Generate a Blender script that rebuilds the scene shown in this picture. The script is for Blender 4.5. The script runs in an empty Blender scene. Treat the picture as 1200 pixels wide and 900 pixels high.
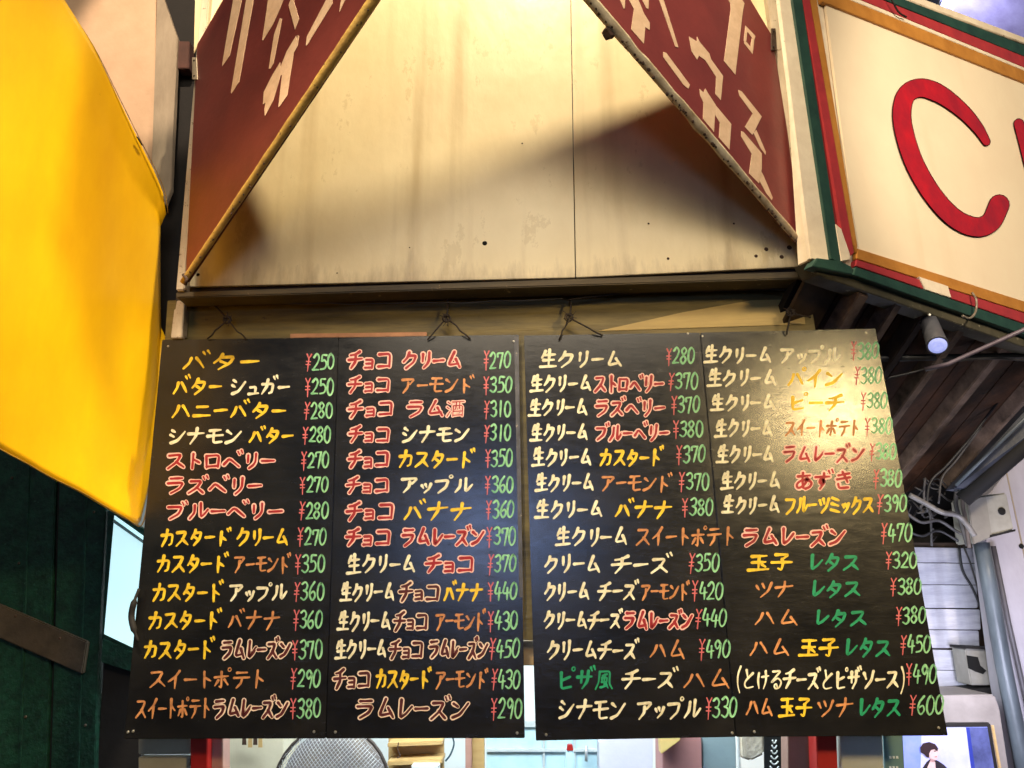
import bpy, bmesh, math, random
from mathutils import Vector, Matrix, noise
random.seed(7)
R = math.radians
S = bpy.context.scene
COL = S.collection

# ------------------------------------------------------------------ camera
CAM = Vector((0.0, -2.0, 1.65))
PITCH, ROLL, YAW = R(15.69596), R(-0.72853), R(-1.38571)
F = 870.0
fw = Vector((math.sin(YAW)*math.cos(PITCH), math.cos(YAW)*math.cos(PITCH), math.sin(PITCH)))
rt0 = Vector((math.cos(YAW), -math.sin(YAW), 0)); up0 = rt0.cross(fw)
rt = rt0*math.cos(ROLL) + up0*math.sin(ROLL); up = up0*math.cos(ROLL) - rt0*math.sin(ROLL)
cd = bpy.data.cameras.new('camera'); cam = bpy.data.objects.new('camera', cd); COL.objects.link(cam)
cd.sensor_width = 36; cd.lens = F*36/1200; cd.clip_start = 0.05; cd.clip_end = 500
M = Matrix((rt, up, -fw)).transposed().to_4x4(); M.translation = CAM
cam.matrix_world = M
S.camera = cam

# ------------------------------------------------------------------ world, lights, exposure
w = bpy.data.worlds.new('World'); S.world = w; w.use_nodes = True
nt = w.node_tree; bg = nt.nodes['Background']
sky = nt.nodes.new('ShaderNodeTexSky'); sky.sky_type = 'NISHITA'; sky.sun_disc = False
sky.sun_elevation = R(12); sky.sun_rotation = R(20)
nt.links.new(sky.outputs[0], bg.inputs[0]); bg.inputs[1].default_value = 0.03
S.view_settings.view_transform = 'Standard'; S.view_settings.look = 'None'
S.view_settings.exposure = 0.0; S.view_settings.gamma = 1.0

def lamp(name, kind, loc, target, power, color, size=0.05, spot=None, blend=0.5, sizey=None):
    d = bpy.data.lights.new(name, kind); d.energy = power; d.color = color
    if kind == 'AREA':
        d.size = size
        if sizey: d.shape = 'RECTANGLE'; d.size_y = sizey
    else: d.shadow_soft_size = size
    if kind == 'SPOT': d.spot_size = spot; d.spot_blend = blend
    o = bpy.data.objects.new(name, d); COL.objects.link(o); o.location = loc
    o.rotation_euler = (Vector(target)-Vector(loc)).to_track_quat('-Z', 'Y').to_euler()
    return o
lamp('lamp_over_sign', 'SPOT', (0.10, -1.18, 5.5), (-0.1, -0.10, 2.80), 900, (1.0, 0.84, 0.58), 0.035, R(50), 0.6)
lamp('lamp_front_right', 'SPOT', (1.98, -2.67, 2.76), (0.05, 0.0, 1.22), 330, (1.0, 0.73, 0.33), 0.19, R(44), 0.25)
lamp('fill_front_left', 'SPOT', (-0.7, -2.2, 4.6), (-0.45, 0.0, 0.62), 430, (1.0, 0.86, 0.64), 0.10, R(40), 0.3)  # unseen light added so the lettering on the left board reads bright
lamp('fill_awning', 'SPOT', (0.80, -1.18, 4.05), (-1.3, -0.50, 2.25), 200, (1.0, 0.84, 0.55), 0.05, R(38), 0.7)  # unseen light added for the yellow awning, partly shaded by the flap
lamp('fill_fascia', 'SPOT', (1.9, -2.2, 3.5), (1.85, 0.1, 3.05), 320, (1.0, 0.86, 0.66), 0.1, R(52), 0.6)  # unseen light added to brighten the striped sign
lamp('fill_side', 'SPOT', (-0.62, -1.9, 4.7), (-1.16, 0.06, 3.5), 420, (1.0, 0.78, 0.55), 0.03, R(18), 0.4)  # unseen light added to brighten the peach wall panel
lamp('lamp_soft_fill', 'AREA', (0.15, -3.0, 4.0), (0.1, 0.0, 2.8), 78, (1.0, 0.84, 0.62), 2.4, sizey=0.9)
lamp('sheen_street', 'AREA', (-0.30, -4.4, 2.15), (0.0, 0.0, 1.4), 3.0, (0.36, 0.52, 1.0), 0.9, sizey=0.5).data.spread = R(60)  # added cool panel standing in for daylight reflected in the boards
lamp('tube_kitchen', 'AREA', (-0.1, 0.32, 2.0), (-0.1, 0.95, 1.1), 48, (0.85, 0.97, 1.0), 1.6, sizey=0.5)
lamp('fill_arcade', 'AREA', (3.26, 2.25, 6.04), (3.33, 2.60, 5.59), 14, (0.55, 0.6, 1.0), 0.12)  # small light added for the bluish bright patch on the arcade roof
lamp('fill_alley', 'AREA', (1.45, 0.3, 1.35), (2.05, 1.25, 1.45), 11, (0.78, 0.80, 1.0), 0.3)  # unseen light added to brighten the lavender siding

# ------------------------------------------------------------------ photograph pixels to points on real planes
def ray(u, v): return fw + rt*((u-600)/F) - up*((v-450)/F)
def pl(u, v, p, n):
    d = ray(u, v); return CAM + d*((Vector(p)-CAM).dot(n)/d.dot(n))
YN = Vector((0, 1, 0)); ZN = Vector((0, 0, 1))
def oy(u, v, y): return pl(u, v, (0, y, 0), YN)
def oz(u, v, z): return pl(u, v, (0, 0, z), ZN)

# ------------------------------------------------------------------ materials
def mat(name, c1, c2=None, scale=8, rough=0.6, stretch=(1, 1, 1), bump=0.15, bscale=60, spec=0.4,
        spot=None, spotc=(0.05, 0.03, 0.02), spots=40, metallic=0, coat=0, streak=None, grime=None, emit=None, trans=0):
    m = bpy.data.materials.new(name); m.use_nodes = True
    nt = m.node_tree; N = nt.nodes; L = nt.links; b = N['Principled BSDF']
    c2 = c2 or tuple(x*0.7 for x in c1)
    tc = N.new('ShaderNodeTexCoord'); mp = N.new('ShaderNodeMapping'); mp.inputs['Scale'].default_value = stretch
    L.new(tc.outputs['Object'], mp.inputs[0])
    n1 = N.new('ShaderNodeTexNoise'); n1.inputs['Scale'].default_value = scale; n1.inputs['Detail'].default_value = 8
    n1.inputs['Roughness'].default_value = 0.65
    L.new(mp.outputs[0], n1.inputs[0])
    cr = N.new('ShaderNodeValToRGB'); cr.color_ramp.elements[0].position = 0.32; cr.color_ramp.elements[1].position = 0.68
    cr.color_ramp.elements[0].color = (*c2, 1); cr.color_ramp.elements[1].color = (*c1, 1)
    L.new(n1.outputs[0], cr.inputs[0]); col = cr.outputs[0]
    if streak:                                     # vertical dirt runs
        sc, amt, scol = streak
        m2 = N.new('ShaderNodeMapping'); m2.inputs['Scale'].default_value = (sc, sc, 0.7)
        n2 = N.new('ShaderNodeTexNoise'); n2.inputs['Scale'].default_value = 1.0; n2.inputs['Detail'].default_value = 6
        r2 = N.new('ShaderNodeValToRGB'); r2.color_ramp.elements[0].position = 0.53; r2.color_ramp.elements[1].position = 0.76
        r2.color_ramp.elements[0].color = (0, 0, 0, 1); r2.color_ramp.elements[1].color = (amt, amt, amt, 1)
        L.new(tc.outputs['Object'], m2.inputs[0]); L.new(m2.outputs[0], n2.inputs[0]); L.new(n2.outputs[0], r2.inputs[0])
        mx = N.new('ShaderNodeMix'); mx.data_type = 'RGBA'; L.new(r2.outputs[0], mx.inputs[0])
        L.new(col, mx.inputs[6]); mx.inputs[7].default_value = (*scol, 1); col = mx.outputs[2]
    if spot:                                       # chips, rust, grime
        n3 = N.new('ShaderNodeTexNoise'); n3.inputs['Scale'].default_value = spots; n3.inputs['Detail'].default_value = 5
        n3.inputs['Roughness'].default_value = 0.7
        L.new(tc.outputs['Object'], n3.inputs[0])
        r3 = N.new('ShaderNodeValToRGB'); r3.color_ramp.elements[0].position = spot; r3.color_ramp.elements[1].position = min(1, spot+0.05)
        r3.color_ramp.elements[0].color = (0, 0, 0, 1); r3.color_ramp.elements[1].color = (1, 1, 1, 1)
        L.new(n3.outputs[0], r3.inputs[0])
        mx = N.new('ShaderNodeMix'); mx.data_type = 'RGBA'; L.new(r3.outputs[0], mx.inputs[0])
        L.new(col, mx.inputs[6]); mx.inputs[7].default_value = (*spotc, 1); col = mx.outputs[2]
    if grime:                                      # dirt that gathers along the lower edge, and drips hanging from it
        gh, gcol = grime
        sx = N.new('ShaderNodeSeparateXYZ'); L.new(tc.outputs['Object'], sx.inputs[0])
        m4 = N.new('ShaderNodeMapping'); m4.inputs['Scale'].default_value = (14, 14, 3)
        n4 = N.new('ShaderNodeTexNoise'); n4.inputs['Scale'].default_value = 1.0; n4.inputs['Detail'].default_value = 9; n4.inputs['Roughness'].default_value = 0.7
        L.new(tc.outputs['Object'], m4.inputs[0]); L.new(m4.outputs[0], n4.inputs[0])
        a1 = N.new('ShaderNodeMath'); a1.operation = 'MULTIPLY_ADD'; a1.inputs[1].default_value = gh*3.0; a1.inputs[2].default_value = -gh
        L.new(n4.outputs[0], a1.inputs[0])
        a2 = N.new('ShaderNodeMath'); a2.operation = 'SUBTRACT'; L.new(a1.outputs[0], a2.inputs[0]); L.new(sx.outputs[2], a2.inputs[1])
        r4 = N.new('ShaderNodeMapRange'); r4.inputs[1].default_value = 0.0; r4.inputs[2].default_value = gh; r4.inputs[4].default_value = 0.8
        L.new(a2.outputs[0], r4.inputs[0])
        mx = N.new('ShaderNodeMix'); mx.data_type = 'RGBA'; L.new(r4.outputs[0], mx.inputs[0])
        L.new(col, mx.inputs[6]); mx.inputs[7].default_value = (*gcol, 1); col = mx.outputs[2]
        # flaked patches with crisp edges
        n5 = N.new('ShaderNodeTexNoise'); n5.inputs['Scale'].default_value = 7; n5.inputs['Detail'].default_value = 12; n5.inputs['Roughness'].default_value = 0.78
        L.new(mp.outputs[0], n5.inputs[0])
        r5 = N.new('ShaderNodeValToRGB'); r5.color_ramp.elements[0].position = 0.585; r5.color_ramp.elements[1].position = 0.60
        r5.color_ramp.elements[0].color = (0, 0, 0, 1); r5.color_ramp.elements[1].color = (0.42, 0.42, 0.42, 1)
        L.new(n5.outputs[0], r5.inputs[0])
        mx = N.new('ShaderNodeMix'); mx.data_type = 'RGBA'; L.new(r5.outputs[0], mx.inputs[0])
        L.new(col, mx.inputs[6]); mx.inputs[7].default_value = (0.52, 0.40, 0.20, 1); col = mx.outputs[2]
    L.new(col, b.inputs['Base Color'])
    b.inputs['Roughness'].default_value = rough; b.inputs['Metallic'].default_value = metallic
    b.inputs['Specular IOR Level'].default_value = spec
    b.inputs['Coat Weight'].default_value = coat; b.inputs['Coat Roughness'].default_value = 0.2
    if bump:
        nb = N.new('ShaderNodeTexNoise'); nb.inputs['Scale'].default_value = bscale; nb.inputs['Detail'].default_value = 6
        L.new(mp.outputs[0], nb.inputs[0])
        bp = N.new('ShaderNodeBump'); bp.inputs['Strength'].default_value = bump; bp.inputs['Distance'].default_value = 0.004
        L.new(nb.outputs[0], bp.inputs['Height']); L.new(bp.outputs[0], b.inputs['Normal'])
    if emit:
        b.inputs['Emission Color'].default_value = (*emit[0], 1); b.inputs['Emission Strength'].default_value = emit[1]
    return m

cream = mat('cream_paint', (0.80, 0.68, 0.42), (0.68, 0.55, 0.31), 3.5, 0.34, (1, 1, 0.5), 0.5, 16, grime=(0.11, (0.25, 0.17, 0.09)), streak=(13, 0.6, (0.46, 0.34, 0.17)), spot=0.735, spotc=(0.22, 0.15, 0.08), spots=26)
frame_m = mat('frame_paint', (0.62, 0.52, 0.38), (0.34, 0.26, 0.17), 14, 0.55, (1, 1, 0.3), 0.4, 50, spot=0.60, spotc=(0.12, 0.07, 0.04), spots=45)
red_m = mat('maroon_paint', (0.150, 0.026, 0.018), (0.095, 0.016, 0.011), 5, 0.42, (1, 1, 1), 0.1, 60, spot=0.74, spotc=(0.10, 0.03, 0.02), spots=30)
red_r = mat('maroon_paint_right', (0.205, 0.036, 0.032), (0.14, 0.024, 0.024), 5, 0.42, (1, 1, 1), 0.1, 60, spot=0.74, spotc=(0.10, 0.03, 0.02), spots=30)
tape = mat('pale_letter_paint', (0.72, 0.50, 0.33), (0.55, 0.36, 0.22), 20, 0.6, bump=0.2, spot=0.70, spotc=(0.35, 0.16, 0.1), spots=60)
rail_y = mat('old_yellow_rail', (0.58, 0.36, 0.08), (0.36, 0.20, 0.05), 25, 0.5, bump=0.5, bscale=80, spot=0.62, spotc=(0.14, 0.08, 0.03), spots=50)
rail_w = mat('rusty_white_rail', (0.66, 0.55, 0.36), (0.30, 0.21, 0.11), 16, 0.6, bump=0.6, bscale=70, spot=0.61, spotc=(0.13, 0.065, 0.03), spots=30)
rust = mat('rust', (0.10, 0.05, 0.03), (0.03, 0.018, 0.012), 40, 0.85, bump=0.9, bscale=120)
wire_m = mat('rusty_wire', (0.035, 0.022, 0.016), (0.012, 0.009, 0.008), 60, 0.8, bump=0.3)
olive = mat('olive_board', (0.21, 0.155, 0.042), (0.075, 0.056, 0.016), 9, 0.5, (0.4, 1, 3), 0.4, 40, spot=0.66, spotc=(0.07, 0.05, 0.025), spots=25)
darkwood = mat('dark_wood', (0.075, 0.045, 0.028), (0.025, 0.017, 0.012), 9, 0.6, (1, 1, 1), 0.5, 50)
soffit_m = mat('brown_soffit', (0.11, 0.045, 0.02), (0.012, 0.008, 0.006), 6, 0.6, bump=0.5, bscale=40, spot=0.62, spotc=(0.02, 0.014, 0.012), spots=14)
rafter_m = mat('rafter_wood', (0.26, 0.17, 0.12), (0.05, 0.032, 0.022), 12, 0.6, bump=0.5, bscale=50, spot=0.66, spotc=(0.28, 0.22, 0.17), spots=50)
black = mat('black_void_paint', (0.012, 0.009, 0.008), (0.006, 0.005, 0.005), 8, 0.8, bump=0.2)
yellow_m = mat('yellow_vinyl', (0.86, 0.50, 0.004), (0.74, 0.38, 0.003), 4.0, 0.38, (1, 1, 0.5), bump=0.12, bscale=9, streak=(5, 0.2, (0.6, 0.3, 0.004)), spot=0.70, spotc=(0.45, 0.24, 0.01), spots=14)
peach = mat('peach_wall', (0.62, 0.42, 0.28), (0.50, 0.33, 0.21), 5, 0.6, bump=0.2, spot=0.72, spotc=(0.25, 0.15, 0.09), spots=25)
greystrip = mat('grey_trim', (0.36, 0.29, 0.21), (0.22, 0.17, 0.12), 12, 0.65, (1, 1, 0.3), bump=0.4)
green_d = mat('dark_green_metal', (0.008, 0.052, 0.030), (0.002, 0.012, 0.008), 34, 0.5, bump=0.6, bscale=90, spot=0.66, spotc=(0.03, 0.10, 0.07), spots=55)
brownbar = mat('brown_bar', (0.085, 0.06, 0.038), (0.035, 0.026, 0.017), 12, 0.6, bump=0.3)
signface = mat('cream_sign_face', (0.82, 0.68, 0.47), (0.76, 0.60, 0.41), 2.5, 0.4, bump=0.25, bscale=18, streak=(9, 0.4, (0.62, 0.46, 0.27)), spot=0.76, spotc=(0.35, 0.26, 0.15), spots=30)
s_green = mat('green_stripe', (0.022, 0.065, 0.045), (0.012, 0.035, 0.027), 14, 0.45, bump=0.2, spot=0.72, spotc=(0.3, 0.25, 0.18), spots=50)
s_red = mat('red_stripe', (0.42, 0.035, 0.035), (0.28, 0.025, 0.03), 12, 0.4, bump=0.2, spot=0.74, spotc=(0.3, 0.1, 0.06), spots=50)
s_orange = mat('orange_stripe', (0.50, 0.21, 0.035), (0.36, 0.14, 0.02), 12, 0.45, bump=0.2, spot=0.72, spotc=(0.35, 0.2, 0.08), spots=50)
s_white = mat('white_stripe', (0.82, 0.70, 0.52), (0.66, 0.53, 0.38), 12, 0.5, bump=0.2, spot=0.68, spotc=(0.25, 0.1, 0.06), spots=60)
c_red = mat('letter_red', (0.50, 0.010, 0.018), (0.27, 0.010, 0.02), 9, 0.3, bump=0.35, bscale=30, spot=0.73, spotc=(0.16, 0.01, 0.01), spots=40)
c_edge = mat('letter_edge', (0.05, 0.012, 0.008), (0.02, 0.006, 0.004), 20, 0.6, bump=0)
redpost = mat('red_post', (0.42, 0.02, 0.015), (0.30, 0.012, 0.01), 9, 0.4, bump=0.1)
pinkpost = mat('pinkish_post', (0.50, 0.28, 0.22), (0.38, 0.2, 0.16), 9, 0.5, bump=0.1)
beige = mat('beige_panel', (0.42, 0.38, 0.27), (0.33, 0.29, 0.20), 8, 0.5, bump=0.1)
white_i = mat('white_interior', (0.82, 0.86, 0.86), (0.74, 0.79, 0.80), 4, 0.5, bump=0.05)
goldwood = mat('pale_wood', (0.62, 0.42, 0.18), (0.48, 0.30, 0.11), 6, 0.5, (1, 1, 6), 0.2, 30)
glass_i = mat('frosted_pane', (0.58, 0.78, 0.84), (0.44, 0.66, 0.76), 12, 0.25, bump=0.02)
steel = mat('steel', (0.72, 0.72, 0.72), (0.5, 0.5, 0.52), 20, 0.35, bump=0.1, metallic=0.5)
lav = mat('lavender_white_siding', (0.70, 0.69, 0.76), (0.36, 0.35, 0.44), 9, 0.55, (0.5, 1, 3), 0.4, 30, streak=(16, 0.35, (0.25, 0.22, 0.27)), spot=0.73, spotc=(0.2, 0.18, 0.2), spots=25)
wallr = mat('lavender_plaster', (0.46, 0.43, 0.48), (0.33, 0.30, 0.34), 4, 0.6, (1, 1, 0.5), 0.3, 35, streak=(8, 0.4, (0.22, 0.19, 0.2)))
pipe_m = mat('blue_grey_pipe', (0.12, 0.14, 0.16), (0.05, 0.06, 0.07), 9, 0.4, (1, 1, 0.3), 0.3, 40, streak=(20, 0.5, (0.05, 0.045, 0.05)))
boxm = mat('junction_grey', (0.34, 0.32, 0.28), (0.24, 0.22, 0.19), 12, 0.5, bump=0.1, spot=0.7, spotc=(0.12, 0.1, 0.08), spots=50)
cable_m = mat('old_cable', (0.09, 0.08, 0.08), (0.03, 0.028, 0.028), 20, 0.5, bump=0.1)
cable_d = mat('black_cable', (0.03, 0.028, 0.03), (0.015, 0.014, 0.015), 20, 0.45, bump=0.1)
roofm = mat('violet_grey_roof', (0.36, 0.31, 0.40), (0.22, 0.18, 0.25), 6, 0.35, bump=0.3, bscale=25)
lampm = mat('lamp_body', (0.16, 0.16, 0.18), (0.10, 0.10, 0.12), 20, 0.35, bump=0.05, metallic=0.4)
lens_m = mat('lamp_lens', (0.6, 0.65, 0.9), (0.4, 0.45, 0.85), 90, 0.2, bump=0.1, emit=((0.42, 0.48, 1.0), 0.75))
teal = mat('teal_card', (0.16, 0.28, 0.30), (0.12, 0.23, 0.25), 8, 0.5, bump=0)
bezel = mat('tv_bezel', (0.03, 0.026, 0.022), (0.02, 0.017, 0.015), 20, 0.3, bump=0)
screw_m = mat('screw_metal', (0.6, 0.58, 0.52), (0.3, 0.27, 0.22), 200, 0.35, bump=0, metallic=0.7)
hole_m = mat('hole_black', (0.006, 0.005, 0.004), (0.004, 0.003, 0.003), 20, 0.9, bump=0)
asph = mat('asphalt', (0.06, 0.058, 0.055), (0.04, 0.04, 0.038), 30, 0.85, bump=0.5)

# black lacquered menu board: scuffed, horizontally brushed
def board_mat():
    m = bpy.data.materials.new('black_lacquer_board'); m.use_nodes = True
    nt = m.node_tree; N = nt.nodes; L = nt.links; b = N['Principled BSDF']
    tc = N.new('ShaderNodeTexCoord')
    def nz(scale, st, det=6, ro=0.6):
        mp = N.new('ShaderNodeMapping'); mp.inputs['Scale'].default_value = st
        n = N.new('ShaderNodeTexNoise'); n.inputs['Scale'].default_value = scale
        n.inputs['Detail'].default_value = det; n.inputs['Roughness'].default_value = ro
        L.new(tc.outputs['Object'], mp.inputs[0]); L.new(mp.outputs[0], n.inputs[0]); return n
    n1 = nz(4, (1, 1, 1.5)); cr = N.new('ShaderNodeValToRGB')
    cr.color_ramp.elements[0].position = 0.35; cr.color_ramp.elements[0].color = (0.004, 0.004, 0.005, 1)
    cr.color_ramp.elements[1].position = 0.75; cr.color_ramp.elements[1].color = (0.019, 0.017, 0.015, 1)
    L.new(n1.outputs[0], cr.inputs[0]); L.new(cr.outputs[0], b.inputs['Base Color'])
    n2 = nz(16, (0.8, 1, 3.0), 9, 0.75); r2 = N.new('ShaderNodeMapRange')
    r2.inputs[1].default_value = 0.3; r2.inputs[2].default_value = 0.7; r2.inputs[3].default_value = 0.16; r2.inputs[4].default_value = 0.30
    L.new(n2.outputs[0], r2.inputs[0]); L.new(r2.outputs[0], b.inputs['Roughness'])
    n3 = nz(110, (0.5, 1, 1.7), 9, 0.8); bp = N.new('ShaderNodeBump'); bp.inputs['Strength'].default_value = 0.45; bp.inputs['Distance'].default_value = 0.0005
    L.new(n3.outputs[0], bp.inputs['Height']); L.new(bp.outputs[0], b.inputs['Normal'])
    b.inputs['Specular IOR Level'].default_value = 0.5
    return m
board_m = board_mat()

def ink(name, c1, c2, rough=0.55):
    return mat(name, c1, c2, 45, rough, bump=0.15, bscale=150, spec=0.3)
INK = {
 'w': ink('cream_white_ink', (0.88, 0.83, 0.60), (0.50, 0.43, 0.26)),
 'y': ink('yellow_ink', (0.90, 0.62, 0.03), (0.52, 0.31, 0.02)),
 'o': ink('orange_ink', (0.68, 0.29, 0.10), (0.30, 0.11, 0.04)),
 'g': ink('green_ink', (0.012, 0.30, 0.13), (0.008, 0.18, 0.08)),
 'p': ink('price_green_ink', (0.34, 0.66, 0.34), (0.08, 0.28, 0.14)),
 'k': ink('pink_ink', (0.66, 0.17, 0.17), (0.42, 0.07, 0.08)),
 'rl': ink('pale_pink_outline_ink', (0.84, 0.54, 0.46), (0.66, 0.34, 0.28)),
 'rf': ink('deep_red_ink', (0.34, 0.012, 0.018), (0.20, 0.008, 0.012)),
 'dl': ink('cream_outline_ink', (0.80, 0.62, 0.48), (0.62, 0.44, 0.32)),
 'df': ink('blackish_red_ink', (0.10, 0.010, 0.010), (0.035, 0.006, 0.006)),
}

# ------------------------------------------------------------------ object helpers
def thing(name, loc, label, cat, group=None):
    o = bpy.data.objects.new(name, None); COL.objects.link(o); o.location = loc; o.empty_display_size = 0.05
    o['label'] = label; o['category'] = cat
    if group: o['group'] = group
    return o
def wloc(o):
    v = Vector(o.location)
    while o.parent: o = o.parent; v += Vector(o.location)
    return v
def link(name, me, mats, parent=None, origin=None, label=None, cat=None, group=None, kind=None, smooth=False):
    """me has world coordinates; move its origin to `origin` (default: centre of its bottom)"""
    vs = [v.co for v in me.vertices]
    if origin is None:
        lo = [min(v[i] for v in vs) for i in range(3)]; hi = [max(v[i] for v in vs) for i in range(3)]
        origin = Vector(((lo[0]+hi[0])/2, (lo[1]+hi[1])/2, lo[2]))
    origin = Vector(origin)
    me.transform(Matrix.Translation(-origin))
    for m in (mats if isinstance(mats, (list, tuple)) else [mats]): me.materials.append(m)
    if smooth:
        for p in me.polygons: p.use_smooth = True
    o = bpy.data.objects.new(name, me); COL.objects.link(o)
    if parent: o.parent = parent; o.location = origin - wloc(parent)
    else: o.location = origin
    if label: o['label'] = label
    if cat: o['category'] = cat
    if group: o['group'] = group
    if kind: o['kind'] = kind
    return o
def tome(bm, name):
    bmesh.ops.recalc_face_normals(bm, faces=bm.faces[:])
    me = bpy.data.meshes.new(name); bm.to_mesh(me); bm.free(); return me
def bm_prism(bm, pts, ext, mi=0):
    ext = Vector(ext); a = [bm.verts.new(p) for p in pts]; b = [bm.verts.new(Vector(p)+ext) for p in pts]
    fs = [bm.faces.new(a), bm.faces.new(b[::-1])]
    n = len(pts)
    for i in range(n): fs.append(bm.faces.new((a[i], b[i], b[(i+1) % n], a[(i+1) % n])))
    for f in fs: f.material_index = mi
def prism(name, pts, ext, m, bevel=0.0, **k):
    bm = bmesh.new(); bm_prism(bm, pts, ext)
    if bevel: bmesh.ops.bevel(bm, geom=bm.edges[:], offset=bevel, segments=2, affect='EDGES', clamp_overlap=True)
    return link(name, tome(bm, name), m, **k)
def slab(name, px, y, t, m, bevel=0.002, **k):
    return prism(name, [oy(u, v, y) for u, v in px], (0, t, 0), m, bevel, **k)
def bm_tube(bm, pts, r, n=8, cap=True, mi=0):
    pts = [Vector(p) for p in pts]; rings = []
    rr = r if isinstance(r, (list, tuple)) else [r]*len(pts)
    t0 = (pts[1]-pts[0]).normalized(); a = t0.orthogonal().normalized()
    for i, p in enumerate(pts):
        t = (pts[min(i+1, len(pts)-1)]-pts[max(i-1, 0)]).normalized()
        a = (a - t*a.dot(t)).normalized(); b = t.cross(a)
        rings.append([bm.verts.new(p+(a*math.cos(2*math.pi*j/n)+b*math.sin(2*math.pi*j/n))*rr[i]) for j in range(n)])
    for i in range(len(rings)-1):
        for j in range(n):
            f = bm.faces.new((rings[i][j], rings[i][(j+1) % n], rings[i+1][(j+1) % n], rings[i+1][j])); f.smooth = True; f.material_index = mi
    if cap:
        for q in (rings[0][::-1], rings[-1]):
            f = bm.faces.new(q); f.material_index = mi
def tube(name, pts, r, m, n=8, **k):
    bm = bmesh.new(); bm_tube(bm, pts, r, n); return link(name, tome(bm, name), m, **k)
def catmull(pts, k=6, closed=False):
    P = [Vector(p) for p in pts]; n = len(P); out = []
    if n < 3: return P
    for i in range(n-1):
        p0 = P[i-1] if i > 0 else (P[-2] if closed else P[0]*2-P[1]); p1 = P[i]; p2 = P[i+1]
        p3 = P[i+2] if i+2 < n else (P[1] if closed else P[-1]*2-P[-2])
        for j in range(k):
            t = j/k
            out.append(0.5*((2*p1)+(p2-p0)*t+(2*p0-5*p1+4*p2-p3)*t*t+(3*p1-p0-3*p2+p3)*t**3))
    out.append(P[-1]); return out
def disc(name, c, r, m, nrm=(0, -1, 0), h=0.002, n=14, **k):
    nrm = Vector(nrm).normalized(); a = nrm.orthogonal().normalized(); b = nrm.cross(a)
    bm = bmesh.new()
    lo = [Vector(c)+(a*math.cos(2*math.pi*i/n)+b*math.sin(2*math.pi*i/n))*r for i in range(n)]
    hi = [Vector(c)+nrm*h+(a*math.cos(2*math.pi*i/n)+b*math.sin(2*math.pi*i/n))*r*0.65 for i in range(n)]
    A = [bm.verts.new(p) for p in lo]; B = [bm.verts.new(p) for p in hi]
    bm.faces.new(B); bm.faces.new(A[::-1])
    for i in range(n): bm.faces.new((A[i], A[(i+1) % n], B[(i+1) % n], B[i]))
    return link(name, tome(bm, name), m, **k)

# ------------------------------------------------------------------ setting: street
bm = bmesh.new(); bm_prism(bm, [(-150, -150, 0), (150, -150, 0), (150, 150, 0), (-150, 150, 0)], (0, 0, -0.1))
link('ground', tome(bm, 'ground'), asph, kind='structure')

# ------------------------------------------------------------------ cream panel box over the menus
YC = -0.06
box = thing('panel_box', (-0.1, 0, 2.5), 'large stained cream plywood panel in a painted frame above the menu boards', 'wall panel')
def zup(u, v, y, z):                 # continue the line of a post upward beyond the frame
    p = oy(u, v, y); return Vector((p.x, p.y, z))
A1 = oy(216, 336, YC); A2 = oy(674.5, 325, YC); B1 = zup(228, 20, YC, 3.75); B2 = zup(671, 0, YC, 3.75)
prism('plywood_sheet', [A1, A2-Vector((0.0015, 0, 0)), B2-Vector((0.0015, 0, 0)), B1], (0, 0.012, 0), cream, 0.0012, parent=box)
A3 = oy(944, 312, YC); B3 = zup(905, 20, YC, 3.75)
prism('plywood_sheet', [A2+Vector((0.0015, 0, 0)), A3, B3, B2+Vector((0.0015, 0, 0))], (0, 0.012, 0), cream, 0.0012, parent=box)
prism('backing_board', [oy(215, 345, YC+0.02), oy(946, 320, YC+0.02), zup(905, 20, YC+0.02, 3.75), zup(228, 20, YC+0.02, 3.75)], (0, 0.05, 0), darkwood, parent=box)
# frame
prism('frame_post', [oy(206, 340, YC-0.03), oy(216, 340, YC-0.03), zup(236, 50, YC-0.03, 3.75)+Vector((0.0, 0, 0)), zup(226, 50, YC-0.03, 3.75)], (0, 0.035, 0), frame_m, 0.003, parent=box)
prism('frame_post', [oy(941, 306, YC-0.03), oy(961, 304, YC-0.03), zup(916, 30, YC-0.03, 3.75)+Vector((0.022, 0, 0)), zup(898, 30, YC-0.03, 3.75)+Vector((0.012, 0, 0))], (0, 0.035, 0), frame_m, 0.003, parent=box)
prism('inner_bead', [oy(960, 304, YC-0.04), oy(970, 303, YC-0.04), zup(930, 20, YC-0.04, 3.75)+Vector((0.03, 0, 0)), zup(920, 20, YC-0.04, 3.75)+Vector((0.026, 0, 0))], (0, 0.035, 0), mat('brown_bead', (0.33, 0.21, 0.14), (0.18, 0.11, 0.07), 15, 0.6, (1, 1, 0.3), 0.4), 0.002, parent=box)
ledge_m = mat('grimy_ledge', (0.10, 0.07, 0.03), (0.028, 0.02, 0.011), 12, 0.6, (0.3, 1, 2), 0.5, 45, spot=0.64, spotc=(0.3, 0.2, 0.1), spots=30)
prism('bottom_rail', [oy(206, 349, YC-0.02), oy(948, 326, YC-0.02), oy(948, 317.5, YC-0.02), oy(206, 342, YC-0.02)], (0, 0.07, 0), ledge_m, 0.003, parent=box)
disc('screw_hole', oy(568, 285, YC-0.0005), 0.007, hole_m, h=0.003, parent=box)
disc('screw_hole', oy(232, 322, YC-0.0005), 0.005, hole_m, h=0.003, parent=box)
for (u, v, r) in ((783, 303, .004), (898, 292, .006), (886, 300, .005), (916, 301, .006), (860, 262, .003), (760, 262, .003), (612, 168, .0025), (925, 290, .007), (480, 290, .002), (395, 320, .002)):
    disc('rust_speck', oy(u, v, YC-0.0004), r, rust, h=0.0015, parent=box)

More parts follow.
